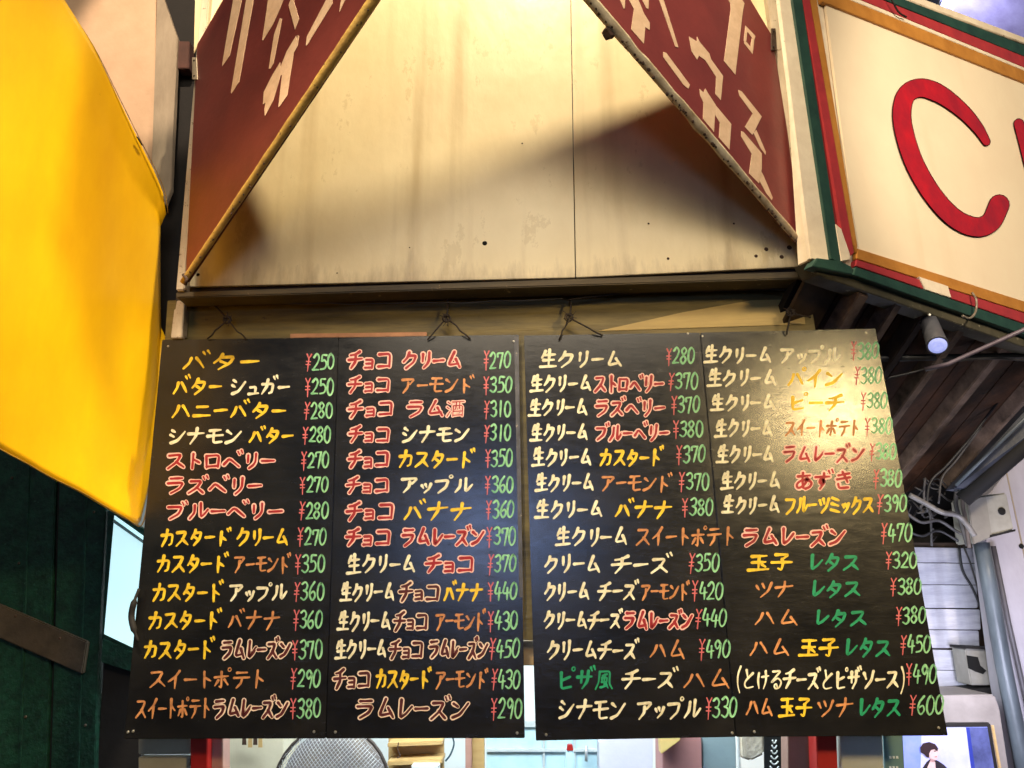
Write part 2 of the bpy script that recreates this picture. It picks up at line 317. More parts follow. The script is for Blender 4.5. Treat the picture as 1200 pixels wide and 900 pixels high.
# header board behind the menus
hd = thing('header_board', (0, 0.04, 2.3), 'stained olive wooden header board between the cream panel and the hanging menu boards', 'board')
prism('board', [oy(196, 352, 0.03), oy(948, 332, 0.03), oy(1010, 760, 0.03), oy(170, 740, 0.03)], (0, 0.02, 0), olive, 0.002, parent=hd)
prism('trim_strip', [oy(206, 358, 0.01), oy(948, 337, 0.01), oy(948, 324, 0.01), oy(206, 347, 0.01)], (0, 0.02, 0), darkwood, 0.002, parent=hd)
prism('end_post', [oy(200, 394, 0.005), oy(216, 394, 0.005), oy(218, 362, 0.005), oy(204, 362, 0.005)], (0, 0.02, 0), frame_m, 0.002, parent=hd)
prism('pale_batten', [oy(340, 396, 0.012), oy(500, 394, 0.012), oy(500, 389, 0.012), oy(340, 391, 0.012)], (0, 0.015, 0), mat('orange_brown_batten', (0.5, 0.24, 0.12), (0.3, 0.14, 0.07), 14, 0.6), 0.001, parent=hd)
prism('lit_patch', [oy(700, 388, 0.027), oy(944, 380, 0.027), oy(940, 350, 0.027), oy(880, 352, 0.027), oy(800, 366, 0.027)], (0, 0.004, 0), mat('painted_lamplight', (0.50, 0.36, 0.12), (0.36, 0.25, 0.09), 10, 0.5, (0.4, 1, 3)), 0.001, parent=hd)  # lighter polygon painted where lamplight falls on the header
def wobble(p0, p1, k, amp, y):
    out = []
    for i in range(k+1):
        t = i/k; u = p0[0]+(p1[0]-p0[0])*t; v = p0[1]+(p1[1]-p0[1])*t
        out.append(oy(u, v+amp*math.sin(t*math.pi)+random.uniform(-0.8, 0.8), y))
    return catmull(out, 3)
tube('loose_wire', wobble((664, 352), (950, 342), 14, -9, -0.012), 0.0022, wire_m, 6, label='dark rusty wire sagging along the header board between the third and fourth hangers', cat='wire')
tube('loose_wire', wobble((215, 352), (660, 350), 16, 5, -0.012), 0.0016, cable_m, 6, label='thin grey wire strung along the left half of the header board', cat='wire')

# ------------------------------------------------------------------ maroon flaps hinged at the sides of the cream panel
PH = R(35.5); PHR = R(35.7)
HL = oy(226, 50, YC-0.03); HR = oy(908, 40, YC-0.03)
nL = Vector((math.cos(PH), -math.sin(PH), 0)).cross(ZN).normalized(); nR = Vector((-math.cos(PHR), -math.sin(PHR), 0)).cross(ZN).normalized()
if nL.y > 0: nL = -nL
if nR.y > 0: nR = -nR
def fl(u, v, off=0): return pl(u, v, HL+nL*off, nL)
def fr(u, v, off=0): return pl(u, v, HR+nR*off, nR)
def ext(a, b, s): return a+(b-a)*s
flapL = thing('sign_flap', HL, 'maroon triangular sign flap with yellow diagonal rail, hinged on the left post', 'sign flap', 'maroon sign flaps')
flapR = thing('sign_flap', HR, 'maroon triangular sign flap with rusty white diagonal rail, hinged on the right post', 'sign flap', 'maroon sign flaps')
tl = ext(fl(217, 328), fl(440, 0), 1.12); el = ext(fl(231, 52), fl(261, 0), 1.0)
topL = Vector((tl.x, tl.y, tl.z+0.16)); 
eL2 = el+(el-fl(231, 52))*4.2
def flap_poly(f, hb, ht, e, t, out):
    """hinge bottom, hinge top, point on the upper edge, point on the lower edge: continue both to where `out` px-lengths end"""
    a = f(*hb); b = f(*ht); ce = f(*e); ct = f(*t)
    h = Vector((ct.x-a.x, ct.y-a.y)).length
    tt = ext(a, ct, out/h)
    he = Vector((ce.x-b.x, ce.y-b.y)).length
    ee = ext(b, ce, out/he)
    return [a, tt, ee, b]
PL = flap_poly(fl, (217, 330), (231, 52), (261, 0), (440, 0), 0.92)
PR = flap_poly(fr, (946, 296), (905, 42), (880, 0), (690, 0), 1.2)
prism('flap_panel', PL, -nL*0.012, red_m, 0.001, parent=flapL)
prism('flap_panel', PR, -nR*0.012, red_r, 0.001, parent=flapR)
def rail(P, n, m, flap, r0, lumps):
    a, t = P[0], P[1]; k = 40; pts = []; rad = []
    for i in range(k+1):
        s = i/k; p = a+(t-a)*s+n*0.006
        q = noise.noise(p*23)*0.0035*lumps
        pts.append(p+Vector((0, 0, -0.004-abs(q)))); rad.append(r0*(0.7+0.45*s)+q*0.55)
    bm = bmesh.new(); bm_tube(bm, pts, rad, 10)
    return link('edge_rail', tome(bm, 'edge_rail'), m, parent=flap)
rl = rail(PL, nL, rail_y, flapL, 0.012, 0.6)
rr_ = rail(PR, nR, rail_w, flapR, 0.014, 1.8)
def crumbs(P, n, flap, s0, s1, cnt, big):
    bm = bmesh.new()
    for i in range(cnt):
        s = random.uniform(s0, s1); p = P[0]+(P[1]-P[0])*s + Vector((0, 0, -0.014))+n*0.008
        r = random.uniform(0.002, big)
        m4 = Matrix.Translation(p+Vector((random.uniform(-.004, .004), 0, random.uniform(-.008, .004)))) @ Matrix.Diagonal((r, r, r*random.uniform(0.8, 1.8), 1))
        bmesh.ops.create_icosphere(bm, subdivisions=1, radius=1, matrix=m4)
    o = link('rust_crust', tome(bm, 'rust_crust'), rust, parent=flap); o['kind'] = 'stuff'
crumbs(PR, nR, flapR, 0.02, 0.75, 110, 0.0052)
crumbs(PL, nL, flapL, 0.05, 0.9, 24, 0.0026)
slabw = lambda f, n, px, nm, m, fp, off=0.0008, t=0.0008: prism(nm, [f(u, v, off) for u, v in px], -n*t, m, 0, parent=fp)
# the cream letter strokes on the flaps (cut-out angular katakana), traced stroke by stroke
def Z(x0, y0, sc, L): return [(x0+a/sc, y0+b/sc) for a, b in L]
LFL = [  # zoom factor 5 from (200,0)
 Z(200, 0, 5, [(372, -40), (425, -40), (345, 325), (302, 388), (303, 365)]),
 Z(200, 0, 5, [(448, -40), (492, -40), (400, 480), (356, 548), (352, 540)]),
 Z(200, 0, 5, [(572, -30), (672, -30), (640, 50), (600, 140), (540, 238), (536, 230), (562, 60)]),
 Z(200, 0, 5, [(640, 105), (652, 110), (602, 370), (585, 400), (574, 402), (606, 200)]),
 Z(200, 0, 5, [(690, 30), (712, -25), (752, 110), (728, 172)]),
 Z(200, 0, 5, [(920, -20), (945, -25), (948, 20), (800, 262), (792, 268), (797, 215)]),
 Z(200, 0, 5, [(1010, -30), (1035, -30), (992, 62), (988, 70), (994, 20)]),
 Z(200, 0, 5, [(745, 205), (752, 212), (742, 270), (720, 310), (682, 560), (640, 620), (630, 628), (652, 440), (645, 440), (600, 590), (552, 680), (548, 640), (556, 600), (540, 612), (545, 540), (590, 450), (640, 365), (642, 395), (680, 300), (735, 208), (738, 235)]),
]
for P in LFL: slabw(fl, nL, P, 'letter_stroke', tape, flapL)
LFR = [  # zoom factor 3.75 from (640,0)
 Z(640, 0, 3.75, [(790, -20), (850, -20), (872, 15), (866, 40), (832, 328), (782, 268), (812, 40), (810, 15)]),
 Z(640, 0, 3.75, [(492, -15), (512, -15), (582, 208), (568, 205)]),
 Z(640, 0, 3.75, [(322, -10), (348, -10), (346, 38), (340, 36)]),
 Z(640, 0, 3.75, [(418, -10), (452, -10), (450, 40), (440, 34)]),
 Z(640, 0, 3.75, [(360, -10), (402, -10), (432, 62), (456, 100), (455, 132), (436, 118), (430, 192), (374, 128), (386, 40)]),
 Z(640, 0, 3.75, [(516, 228), (528, 232), (632, 372), (626, 390), (604, 372), (516, 252)]),
 Z(640, 0, 3.75, [(628, 160), (662, 182), (664, 160), (676, 186), (718, 236), (726, 262), (778, 334), (768, 440), (744, 412), (748, 338), (700, 264), (672, 244), (664, 262), (640, 226)]),
 Z(640, 0, 3.75, [(674, 390), (692, 406), (700, 388), (712, 410), (745, 460), (738, 580), (690, 522), (692, 450), (678, 420)]),
 Z(640, 0, 3.75, [(745, 462), (814, 545), (806, 658), (760, 604), (764, 540), (744, 505)]),
 Z(640, 0, 3.75, [(845, 395), (860, 402), (948, 512), (912, 584), (906, 592), (874, 558), (908, 500), (850, 420)]),
 Z(640, 0, 3.75, [(912, 584), (924, 570), (966, 668), (964, 680), (942, 650)]),
 Z(640, 0, 3.75, [(858, 576), (868, 580), (948, 674), (948, 740), (936, 806), (892, 762), (904, 676), (858, 600)]),
 Z(640, 0, 3.75, [(936, 790), (944, 750), (956, 772), (996, 868), (992, 880), (968, 850)]),
 Z(640, 0, 3.75, [(876, 112), (920, 158), (914, 178), (884, 138), (880, 180), (869, 178)]),
 Z(640, 0, 3.75, [(914, 178), (908, 238), (870, 190), (872, 176), (888, 192), (898, 206), (904, 168)]),
]
for P in LFR: slabw(fr, nR, P, 'letter_stroke', tape, flapR)
def hinge(f, n, u, v, fp, m):
    o = prism('hinge', [f(u-2, v-13, 0.004), f(u+3, v-13, 0.004), f(u+4, v+13, 0.004), f(u-2, v+13, 0.004)], -n*0.003, m, 0.0008, parent=fp)
    for dv in (-9, 9): disc('hinge_screw', f(u+0.5, v+dv, 0.005), 0.0035, hole_m, n, 0.002, parent=o)
hinge(fl, nL, 227, 80, flapL, frame_m)
hinge(fr, nR, 906, 46, flapR, rust)
tube('hinge_pin', [fr(945, 247, 0.01), fr(949, 243, 0.02), fr(951, 247, 0.02), fr(949, 258, 0.01)], 0.003, rust, 6, parent=flapR)
disc('bolt_head', fr(951, 262, 0.012), 0.006, rust, nR, 0.004, parent=flapR)
tube('catch', [fr(947, 284, 0.012), fr(952, 291, 0.015), fr(951, 299, 0.012)], 0.0045, rust, 6, parent=flapR)
tube('catch', [fl(215, 322, 0.012), fl(219, 327, 0.015), fl(217, 334, 0.012)], 0.0045, rust, 6, parent=flapL)
prism('rail_bracket', [fr(714, 28, 0.004), fr(724, 40, 0.004), fr(716, 42, 0.004), fr(711, 33, 0.004)], -nR*0.02, rust, 0.001, parent=flapR)
# pale triangle left of the flap's upper cut: part of the panel box
prism('corner_panel', [oy(227, 62, YC-0.008), oy(232, 52, YC-0.008), oy(272, -20, YC-0.008), oy(229, -20, YC-0.008)], (0, 0.006, 0), cream, 0.001, parent=box)

# ------------------------------------------------------------------ stroke lettering
G = {
'ハ':[[(38,25),(30,55),(8,86)],[(60,25),(75,50),(92,85)]],
'タ':[[(40,6),(30,32),(10,56)],[(38,24),(82,24),(70,60),(28,96)],[(35,48),(64,68)]],
'ー':[[(8,50),(90,50)]],
'シ':[[(18,15),(35,27)],[(10,42),(28,54)],[(12,90),(50,80),(92,30)]],
'ユ':[[(20,25),(72,25),(65,82)],[(6,84),(96,84)]],
'カ':[[(8,34),(86,32),(80,84),(62,90)],[(46,6),(40,50),(10,94)]],
'ニ':[[(22,28),(78,28)],[(8,78),(92,78)]],
'ナ':[[(6,36),(94,36)],[(54,6),(50,50),(20,94)]],
'モ':[[(18,16),(82,16)],[(6,48),(94,48)],[(42,18),(40,82),(50,90),(88,88)]],
'ン':[[(12,22),(36,38)],[(10,88),(50,76),(94,26)]],
'ス':[[(14,16),(78,16),(55,58),(8,92)],[(52,56),(92,92)]],
'ト':[[(38,5),(38,95)],[(40,38),(82,60)]],
'ロ':[[(14,20),(18,88)],[(14,20),(86,20),(82,88)],[(18,82),(82,82)]],
'ヘ':[[(4,62),(36,28),(96,82)]],
'リ':[[(25,15),(25,58)],[(75,8),(75,55),(62,76),(36,95)]],
'ラ':[[(20,12),(80,12)],[(8,38),(86,38),(70,70),(26,94)]],
'フ':[[(8,18),(86,18),(72,62),(24,94)]],
'ル':[[(32,18),(30,60),(6,90)],[(62,10),(62,88),(78,76),(98,50)]],
'ク':[[(38,5),(28,36),(6,58)],[(35,24),(84,24),(72,62),(26,96)]],
'ム':[[(48,5),(16,80),(82,72)],[(62,46),(92,92)]],
'ア':[[(6,18),(90,18),(60,48)],[(48,36),(45,65),(16,95)]],
'ツ':[[(10,25),(24,50)],[(42,18),(53,44)],[(90,18),(74,62),(34,94)]],
'イ':[[(76,5),(50,36),(6,60)],[(52,38),(52,96)]],
'ホ':[[(6,32),(94,32)],[(50,5),(50,94),(38,86)],[(30,50),(8,80)],[(70,50),(92,80)]],
'テ':[[(22,12),(78,12)],[(6,40),(94,40)],[(52,40),(48,70),(24,96)]],
'レ':[[(25,8),(25,90),(60,72),(94,40)]],
'チ':[[(80,6),(50,20),(18,22)],[(4,48),(96,48)],[(52,18),(52,60),(22,96)]],
'ヨ':[[(18,18),(82,18),(82,90)],[(22,50),(80,50)],[(16,84),(82,84)]],
'コ':[[(12,18),(86,18),(86,88)],[(10,84),(86,84)]],
'ヒ':[[(22,8),(22,80),(32,90),(86,86)],[(24,48),(80,34)]],
'サ':[[(4,35),(96,35)],[(30,8),(30,64)],[(72,6),(70,60),(40,94)]],
'ソ':[[(14,22),(30,50)],[(87,16),(72,60),(26,94)]],
'ミ':[[(20,10),(80,28)],[(18,42),(76,58)],[(10,76),(88,94)]],
'生':[[(28,8),(10,42)],[(24,28),(86,28)],[(20,56),(82,56)],[(52,2),(52,88)],[(3,90),(97,90)]],
'玉':[[(15,14),(85,14)],[(18,48),(82,48)],[(50,14),(50,88)],[(3,90),(97,90)],[(66,62),(82,76)]],
'子':[[(18,10),(80,10),(50,36)],[(50,36),(56,60),(52,94),(36,86)],[(3,52),(97,52)]],
'酒':[[(8,12),(20,22)],[(4,40),(16,50)],[(6,92),(22,65)],[(32,12),(96,12)],[(38,34),(38,94)],[(38,34),(90,34),(90,94)],[(54,14),(52,50),(46,58)],[(72,14),(72,52)],[(40,66),(88,66)],[(40,88),(88,88)]],
'風':[[(20,10),(18,60),(3,94)],[(20,10),(78,10),(80,70),(98,94)],[(62,24),(35,30)],[(36,40),(36,62)],[(36,40),(64,40),(64,62)],[(36,60),(64,60)],[(50,26),(50,82)],[(30,86),(66,80)],[(60,70),(74,90)]],
'あ':[[(15,22),(82,20)],[(42,3),(42,50),(50,90)],[(70,36),(55,70),(25,90),(12,72),(30,50),(65,42),(92,62),(86,84),(62,97)]],
'す':[[(6,25),(94,25)],[(58,3),(58,45),(50,62),(36,58),(38,42),(56,44),(60,65),(40,97)]],
'き':[[(20,20),(80,14)],[(14,42),(84,36)],[(42,3),(58,32),(72,62)],[(20,68),(30,90),(76,92)]],
'と':[[(32,6),(42,45)],[(82,25),(30,55),(18,75),(35,92),(84,90)]],
'け':[[(18,12),(12,50),(20,92)],[(42,35),(96,32)],[(72,6),(74,55),(56,96)]],
'る':[[(22,10),(76,12),(50,34),(14,64),(60,46),(90,66),(76,92),(46,95),(38,80),(52,74),(62,88)]],
'(':[[(75,-5),(40,30),(40,72),(72,108)]], ')':[[(25,-5),(60,30),(60,72),(28,108)]],
'0':[[(30,4),(10,26),(8,70),(28,96),(50,75),(52,28),(30,4)]],
'1':[[(30,4),(30,96)]],
'2':[[(8,24),(28,4),(48,22),(42,50),(24,74),(8,93)],[(8,93),(54,92)]],
'3':[[(8,15),(30,4),(48,20),(42,42),(24,48)],[(24,48),(48,58),(50,80),(30,96),(6,86)]],
'4':[[(24,4),(8,60),(56,60)],[(40,34),(38,97)]],
'5':[[(48,6),(16,8),(13,42)],[(13,42),(36,38),(52,60),(42,88),(8,95)]],
'6':[[(42,4),(15,35),(8,70),(28,96),(50,76),(38,52),(12,64)]],
'7':[[(8,30),(10,10),(50,8)],[(50,8),(28,97)]],
'8':[[(30,4),(10,22),(28,46),(50,72),(30,96),(8,74),(30,46),(48,22),(30,4)]],
'9':[[(48,25),(28,6),(10,28),(26,50),(48,28),(46,60),(36,97)]],
'¥':[[(10,0),(30,28)],[(50,0),(30,28)],[(30,28),(30,102)],[(12,44),(48,44)],[(12,62),(48,62)]],
}
VO = dict(zip('ガザズドバブベヅ', 'カサストハフヘツ')); VO['ズ'] = 'ス'; VO['ド'] = 'ト'; VO['ず'] = 'す'
SV = dict(zip('パピプポ', 'ハヒフホ'))
SM = {'ャ': 'ヤ', 'ュ': 'ユ', 'ョ': 'ヨ', 'ッ': 'ツ'}
CURVY = set('0123456789あすきとける()')
ADV = {'ー': 0.78, 'ュ': 0.78, 'ョ': 0.82, 'ッ': 0.72, 'リ': 0.82, 'ト': 0.8, 'ロ': 0.95, '(': 0.5, ')': 0.5, 'ン': 0.95, 'イ': 0.85, 'レ': 0.85}
def glyph(ch):
    """strokes as (points, curvy, widthscale)"""
    if ch in VO: base, mark = VO[ch], 'd'
    elif ch in SV: base, mark = SV[ch], 'h'
    elif ch in SM: base, mark = SM[ch], 's'
    else: base, mark = ch, ''
    cur = base in CURVY; out = []
    for s in G[base]:
        pts = [Vector((x, y)) for x, y in s]
        if mark in ('d', 'h'): pts = [Vector((p.x*0.88, 8+p.y*0.92)) for p in pts]
        if mark == 's': pts = [Vector((4+p.x*0.86, 34+p.y*0.64)) for p in pts]
        out.append((pts, cur, 1.0 if mark != 's' else 0.92))
    if mark == 'd': out += [([Vector((76, -2)), Vector((84, 14))], False, 0.75), ([Vector((93, -8)), Vector((101, 8))], False, 0.75)]
    if mark == 'h':
        c = [Vector((90+9*math.cos(a*math.pi/4), 4+9*math.sin(a*math.pi/4))) for a in range(9)]
        out.append((c, False, 0.5))
    return out
def soften(pts, k=0.2):
    if len(pts) < 3: return pts
    out = [pts[0]]
    for i in range(1, len(pts)-1):
        a, b, c = pts[i-1], pts[i], pts[i+1]
        out += [b+(a-b)*k, b+(a-b)*k*0.3+(c-b)*k*0.3, b+(c-b)*k]
    return out+[pts[-1]]
def ribbon(bm, pts, wid, place, mi, taper=0.3, seed=0.0, close=False):
    """flat brush stroke: pts in glyph pixels, wid half width function"""
    # resample
    P = [pts[0]]
    for a, b in zip(pts[:-1], pts[1:]):
        d = (b-a).length; k = max(1, int(d/4.5))
        P += [a+(b-a)*(j/k) for j in range(1, k+1)]
    n = len(P)
    if n < 2: return
    L = []; Rr = []
    for i, p in enumerate(P):
        t = (P[min(i+1, n-1)]-P[max(i-1, 0)])
        if t.length < 1e-6: t = Vector((1, 0))
        t = t.normalized(); q = Vector((-t.y, t.x)); s = i/(n-1)
        w_ = wid*(1.0+0.12*math.sin(seed+s*5.0)-taper*s*s+0.10*max(0, 1-6*s))
        L.append(p+q*w_); Rr.append(p-q*w_)
    t0 = (P[1]-P[0]).normalized(); t1 = (P[-1]-P[-2]).normalized()
    caps, cape = [], []
    for j in range(1, 4):
        a = math.pi*j/4
        r0 = (L[0]-P[0]).length; q = (L[0]-P[0]).normalized()
        caps.append(P[0]+(q*math.cos(a)-t0*math.sin(a))*r0)
        r1 = (L[-1]-P[-1]).length; q1 = (L[-1]-P[-1]).normalized()
        cape.append(P[-1]+(q1*math.cos(a)+t1*math.sin(a))*r1)
    vL = [bm.verts.new(place(p)) for p in L]; vR = [bm.verts.new(place(p)) for p in Rr]
    vc = [bm.verts.new(place(p)) for p in caps]; ve = [bm.verts.new(place(p)) for p in cape]
    fs = []
    for i in range(n-1): fs.append(bm.faces.new((vL[i], vL[i+1], vR[i+1], vR[i])))
    fs.append(bm.faces.new([vL[0], vR[0]]+vc[::-1])); fs.append(bm.faces.new([vR[-1], vL[-1]]+ve))
    for f in fs: f.material_index = mi

def lettering(name, runs, y, parent, label, thick=1.0):
    """runs: (text, style, x0, x1, yc, h) in photograph pixels on the board plane"""
    bm = bmesh.new(); mats = []; lay = [0]
    def mid(k):
        if INK[k] not in mats: mats.append(INK[k])
        return mats.index(INK[k])
    for (txt, st, x0, x1, yc, h) in runs:
        adv = [ADV.get(c, 0.6 if c.isdigit() else (0.45 if c == '¥' else 1.0)) for c in txt]
        tot = sum(adv); W = (x1-x0)/tot; x = x0
        outline = st in ('r', 'd')
        for c, a in zip(txt, adv):
            gw = W*a*(0.90 if outline else 0.92) if a > 0.5 and not c.isdigit() else W*a
            if c == '¥': gw = W*a*1.05
            jx, jy = random.uniform(-0.4, 0.4), random.uniform(-0.7, 0.7)
            js = random.uniform(0.94, 1.05); rot = random.uniform(-0.05, 0.05); slant = -0.07 if not c.isdigit() and c != '¥' else 0
            box_w = 60.0 if c.isdigit() or c == '¥' else 100.0
            hh = h*js*(1.05 if c in '生玉子酒風' else 1.0)*(1.12 if c in '()' else 1.0)
            cx = x+a*W/2+jx; xs = gw/box_w; ys = hh/100.0
            def tr(p):
                X = (p.x-box_w/2)*xs; Y = (p.y-50)*ys + slant*X
                return Vector((cx+X*math.cos(rot)-Y*math.sin(rot)-Y*0.06, yc+jy+X*math.sin(rot)+Y*math.cos(rot)))
            strokes = []
            for pts, cur, ws in glyph(c):
                q = [tr(p) for p in pts]
                q = [v.to_2d() for v in catmull([v.to_3d() for v in q], 5, (q[0]-q[-1]).length < 0.3)] if cur or (len(q) > 4) else soften(q)
                strokes.append((q, ws))
            scale2 = 5.0
            if outline: wid = min(2.95, 0.066*h*2.1)*thick
            elif c.isdigit(): wid = 1.18
            elif c == '¥': wid = 0.75
            else: wid = {'w': 1.72, 'y': 1.75, 'o': 1.45, 'g': 1.85}.get(st, 1.5)*thick
            if c in '酒風' : wid *= 0.72
            if c in '()' : wid *= 0.6
            if c in 'とける' and st == 'w': wid *= 0.72
            def put(q, ws, w_, key, tp):
                lay[0] += 1; off = y-0.0004-lay[0]*0.000012
                place = lambda p: oy(p.x/scale2, p.y/scale2, off)
                ribbon(bm, [v*scale2 for v in q], w_*ws*scale2, place, mid(key), tp, random.uniform(0, 6))
            if outline:
                a_, b_ = ('rl', 'rf') if st == 'r' else ('dl', 'df')
                for q, ws in strokes: put(q, ws, wid, a_, 0.12)
                for q, ws in strokes: put(q, ws, wid-(1.32 if st == 'r' else 1.30), b_, 0.12)
            else:
                key = {'p': 'p'}.get(st, st)
                if c == '¥': key = 'k'
                for q, ws in strokes: put(q, ws, wid, key, 0.25 if st == 'p' else 0.38)
            x += a*W
    return link(name, tome_flat(bm, name), mats, parent=parent, label=label)
def tome_flat(bm, name):
    me = bpy.data.meshes.new(name); bm.normal_update()
    for f in bm.faces:
        if f.normal.y > 0: f.normal_flip()
    bm.to_mesh(me); bm.free(); return me

# ------------------------------------------------------------------ menu boards
Y0 = 0.0
def seg(t, x0, x1, s): return (t, s, x0, x1)
P1 = [
 (424, 20, [('バター','y',212,307)], ('250',358,392,424)),
 (453, 20, [('バター','y',201,262),('シュガー','w',270,341)], ('250',357,391,453)),
 (481, 20, [('ハニーバター','y',200,337)], ('280',356,390,481)),
 (511, 20, [('シナモン','w',197,284),('バター','y',291,345)], ('280',354,388,509)),
 (540, 20, [('ストロベリー','r',194,324)], ('270',352,386,539)),
 (569, 20, [('ラズベリー','r',194,309)], ('270',351,385,568)),
 (599, 20, [('ブルーベリー','r',194,333)], ('280',350,385,598)),
 (630, 21, [('カスタード','y',188,270),('クリーム','y',277,339)], ('270',348,383,629)),
 (661, 22, [('カスタード','y',183,267),('アーモンド','o',274,341)], ('350',345,381,660)),
 (694, 22, [('カスタード','y',178,262),('アップル','w',268,337)], ('360',344,380,693)),
 (727, 22, [('カスタード','y',174,259),('バナナ','o',266,329)], ('360',343,378,726)),
 (761, 23, [('カスタード','y',168,251),('ラムレーズン','d',259,341)], ('370',342,378,761)),
 (796, 22, [('スイートポテト','o',174,312)], ('290',340,376,795)),
 (830, 24, [('スイートポテト','o',159,247),('ラムレーズン','d',250,338)], ('380',339,376,830))]
P2 = [
 (422, 21, [('チョコ','r',407,460),('クリーム','r',471,542)], ('270',566,599,422)),
 (451, 20, [('チョコ','r',407,458),('アーモンド','o',470,556)], ('350',566,600,451)),
 (479, 20, [('チョコ','r',407,462),('ラム酒','r',475,545)], ('310',567,599,479)),
 (509, 20, [('チョコ','r',408,458),('シナモン','w',470,551)], ('310',567,599,507)),
 (538, 21, [('チョコ','r',407,457),('カスタード','y',467,556)], ('350',568,601,537)),
 (568, 20, [('チョコ','r',405,457),('アップル','w',469,555)], ('360',568,602,568)),
 (599, 22, [('チョコ','r',405,463),('バナナ','y',472,554)], ('360',569,603,597)),
 (629, 22, [('チョコ','r',404,459),('ラムレーズン','r',470,568)], ('370',570,605,628)),
 (661, 22, [('生クリーム','w',406,488),('チョコ','r',497,557)], ('370',571,605,660)),
 (694, 22, [('生クリーム','w',399,463),('チョコ','d',467,516),('バナナ','y',519,566)], ('440',571,606,693)),
 (728, 23, [('生クリーム','w',396,459),('チョコ','d',461,502),('アーモンド','o',510,569)], ('430',571,607,727)),
 (761, 23, [('生クリーム','w',393,454),('チョコ','d',456,497),('ラムレーズン','d',503,572)], ('450',573,609,760)),
 (796, 23, [('チョコ','d',391,435),('カスタード','y',440,505),('アーモンド','o',510,571)], ('430',575,610,796)),
 (831, 25, [('ラムレーズン','d',416,551)], ('290',575,612,830))]
P3 = [
 (421, 20, [('生クリーム','w',632,730)], ('280',780,814,417)),
 (450, 20, [('生クリーム','w',621,694),('ストロベリー','r',696,778)], ('370',783,818,446)),
 (478, 20, [('生クリーム','w',620,689),('ラズベリー','r',697,780)], ('370',786,820,474)),
 (507, 20, [('生クリーム','w',622,690),('ブルーベリー','r',697,785)], ('380',788,824,503)),
 (536, 21, [('生クリーム','w',624,694),('カスタード','y',703,777)], ('370',792,827,532)),
 (566, 21, [('生クリーム','w',627,697),('アーモンド','o',704,787)], ('370',795,831,564)),
 (597, 21, [('生クリーム','w',627,707),('バナナ','y',720,789)], ('380',799,836,594)),
 (629, 22, [('生クリーム','w',651,737),('スイートポテト','o',745,862),('ラムレーズン','r',869,992)], ('470',1032,1069,624)),
 (661, 22, [('クリーム','w',637,705),('チーズ','w',715,788)], ('350',806,843,659)),
 (693, 22, [('クリーム','w',637,692),('チーズ','w',700,748),('アーモンド','o',751,808)], ('420',810,848,692)),
 (727, 22, [('クリームチーズ','w',637,729),('ラムレーズン','r',731,812)], ('440',814,852,724)),
 (762, 23, [('クリームチーズ','w',640,748),('ハム','o',760,805)], ('490',818,856,760)),
 (796, 24, [('ピザ風','g',653,719),('チーズ','w',728,794),('ハム','o',799,858),('(とけるチーズとピザソース)','w',862,1062)], ('490',1061,1098,790)),
 (831, 25, [('シナモン','w',654,734),('アップル','w',746,822)], ('330',826,864,829))]
P4 = [
 (416, 20, [('生クリーム','w',825,905),('アップル','w',914,985)], ('380',997,1030,411)),
 (443, 20, [('生クリーム','w',829,911),('パイン','y',922,988)], ('380',1001,1034,440)),
 (472, 20, [('生クリーム','w',833,909),('ピーチ','y',924,990)], ('380',1008,1040,469)),
 (502, 20, [('生クリーム','w',838,906),('スイートポテト','o',919,1008)], ('380',1013,1046,499)),
 (532, 20, [('生クリーム','w',840,908),('ラムレーズン','r',917,1013)], ('380',1018,1051,529)),
 (563, 21, [('生クリーム','w',845,915),('あずき','r',930,1000)], ('380',1023,1057,560)),
 (592, 21, [('生クリーム','w',847,914),('フルーツミックス','y',919,1025)], ('390',1027,1063,590)),
 (659, 20, [('玉子','y',876,930),('レタス','g',947,1009)], ('320',1037,1075,656)),
 (690, 20, [('ツナ','o',883,931),('レタス','g',949,1010)], ('380',1043,1080,687)),
 (724, 20, [('ハム','o',883,937),('レタス','g',954,1017)], ('380',1049,1085,721)),
 (759, 22, [('ハム','o',877,927),('玉子','y',936,984),('レタス','g',989,1045)], ('450',1055,1091,755)),
 (829, 23, [('ハム','o',873,907),('玉子','y',913,952),('ツナ','o',956,1001),('レタス','g',1005,1057)], ('600',1065,1106,826))]
STY = {'w': 'cream white', 'y': 'yellow', 'o': 'orange', 'g': 'green', 'r': 'pink outlined red', 'd': 'cream outlined dark red'}
def panel_entries(P, par):
    for (yc, h, runs, pr) in P:
        txt = ' '.join(r[0] for r in runs)
        for (t, s, a, b) in runs:
            lettering('menu_word', [(t, s, a, b, yc, h)], Y0, par, STY[s]+' hand painted word reading '+t)
        num, a, b, yp = pr; w_ = b-a
        lettering('price_lettering', [('¥', 'p', a, a+w_*0.22, yp+1, h*1.02), (num, 'p', a+w_*0.24, b, yp, h*1.0)], Y0, par, 'green price reading '+num+' after a pink yen sign')
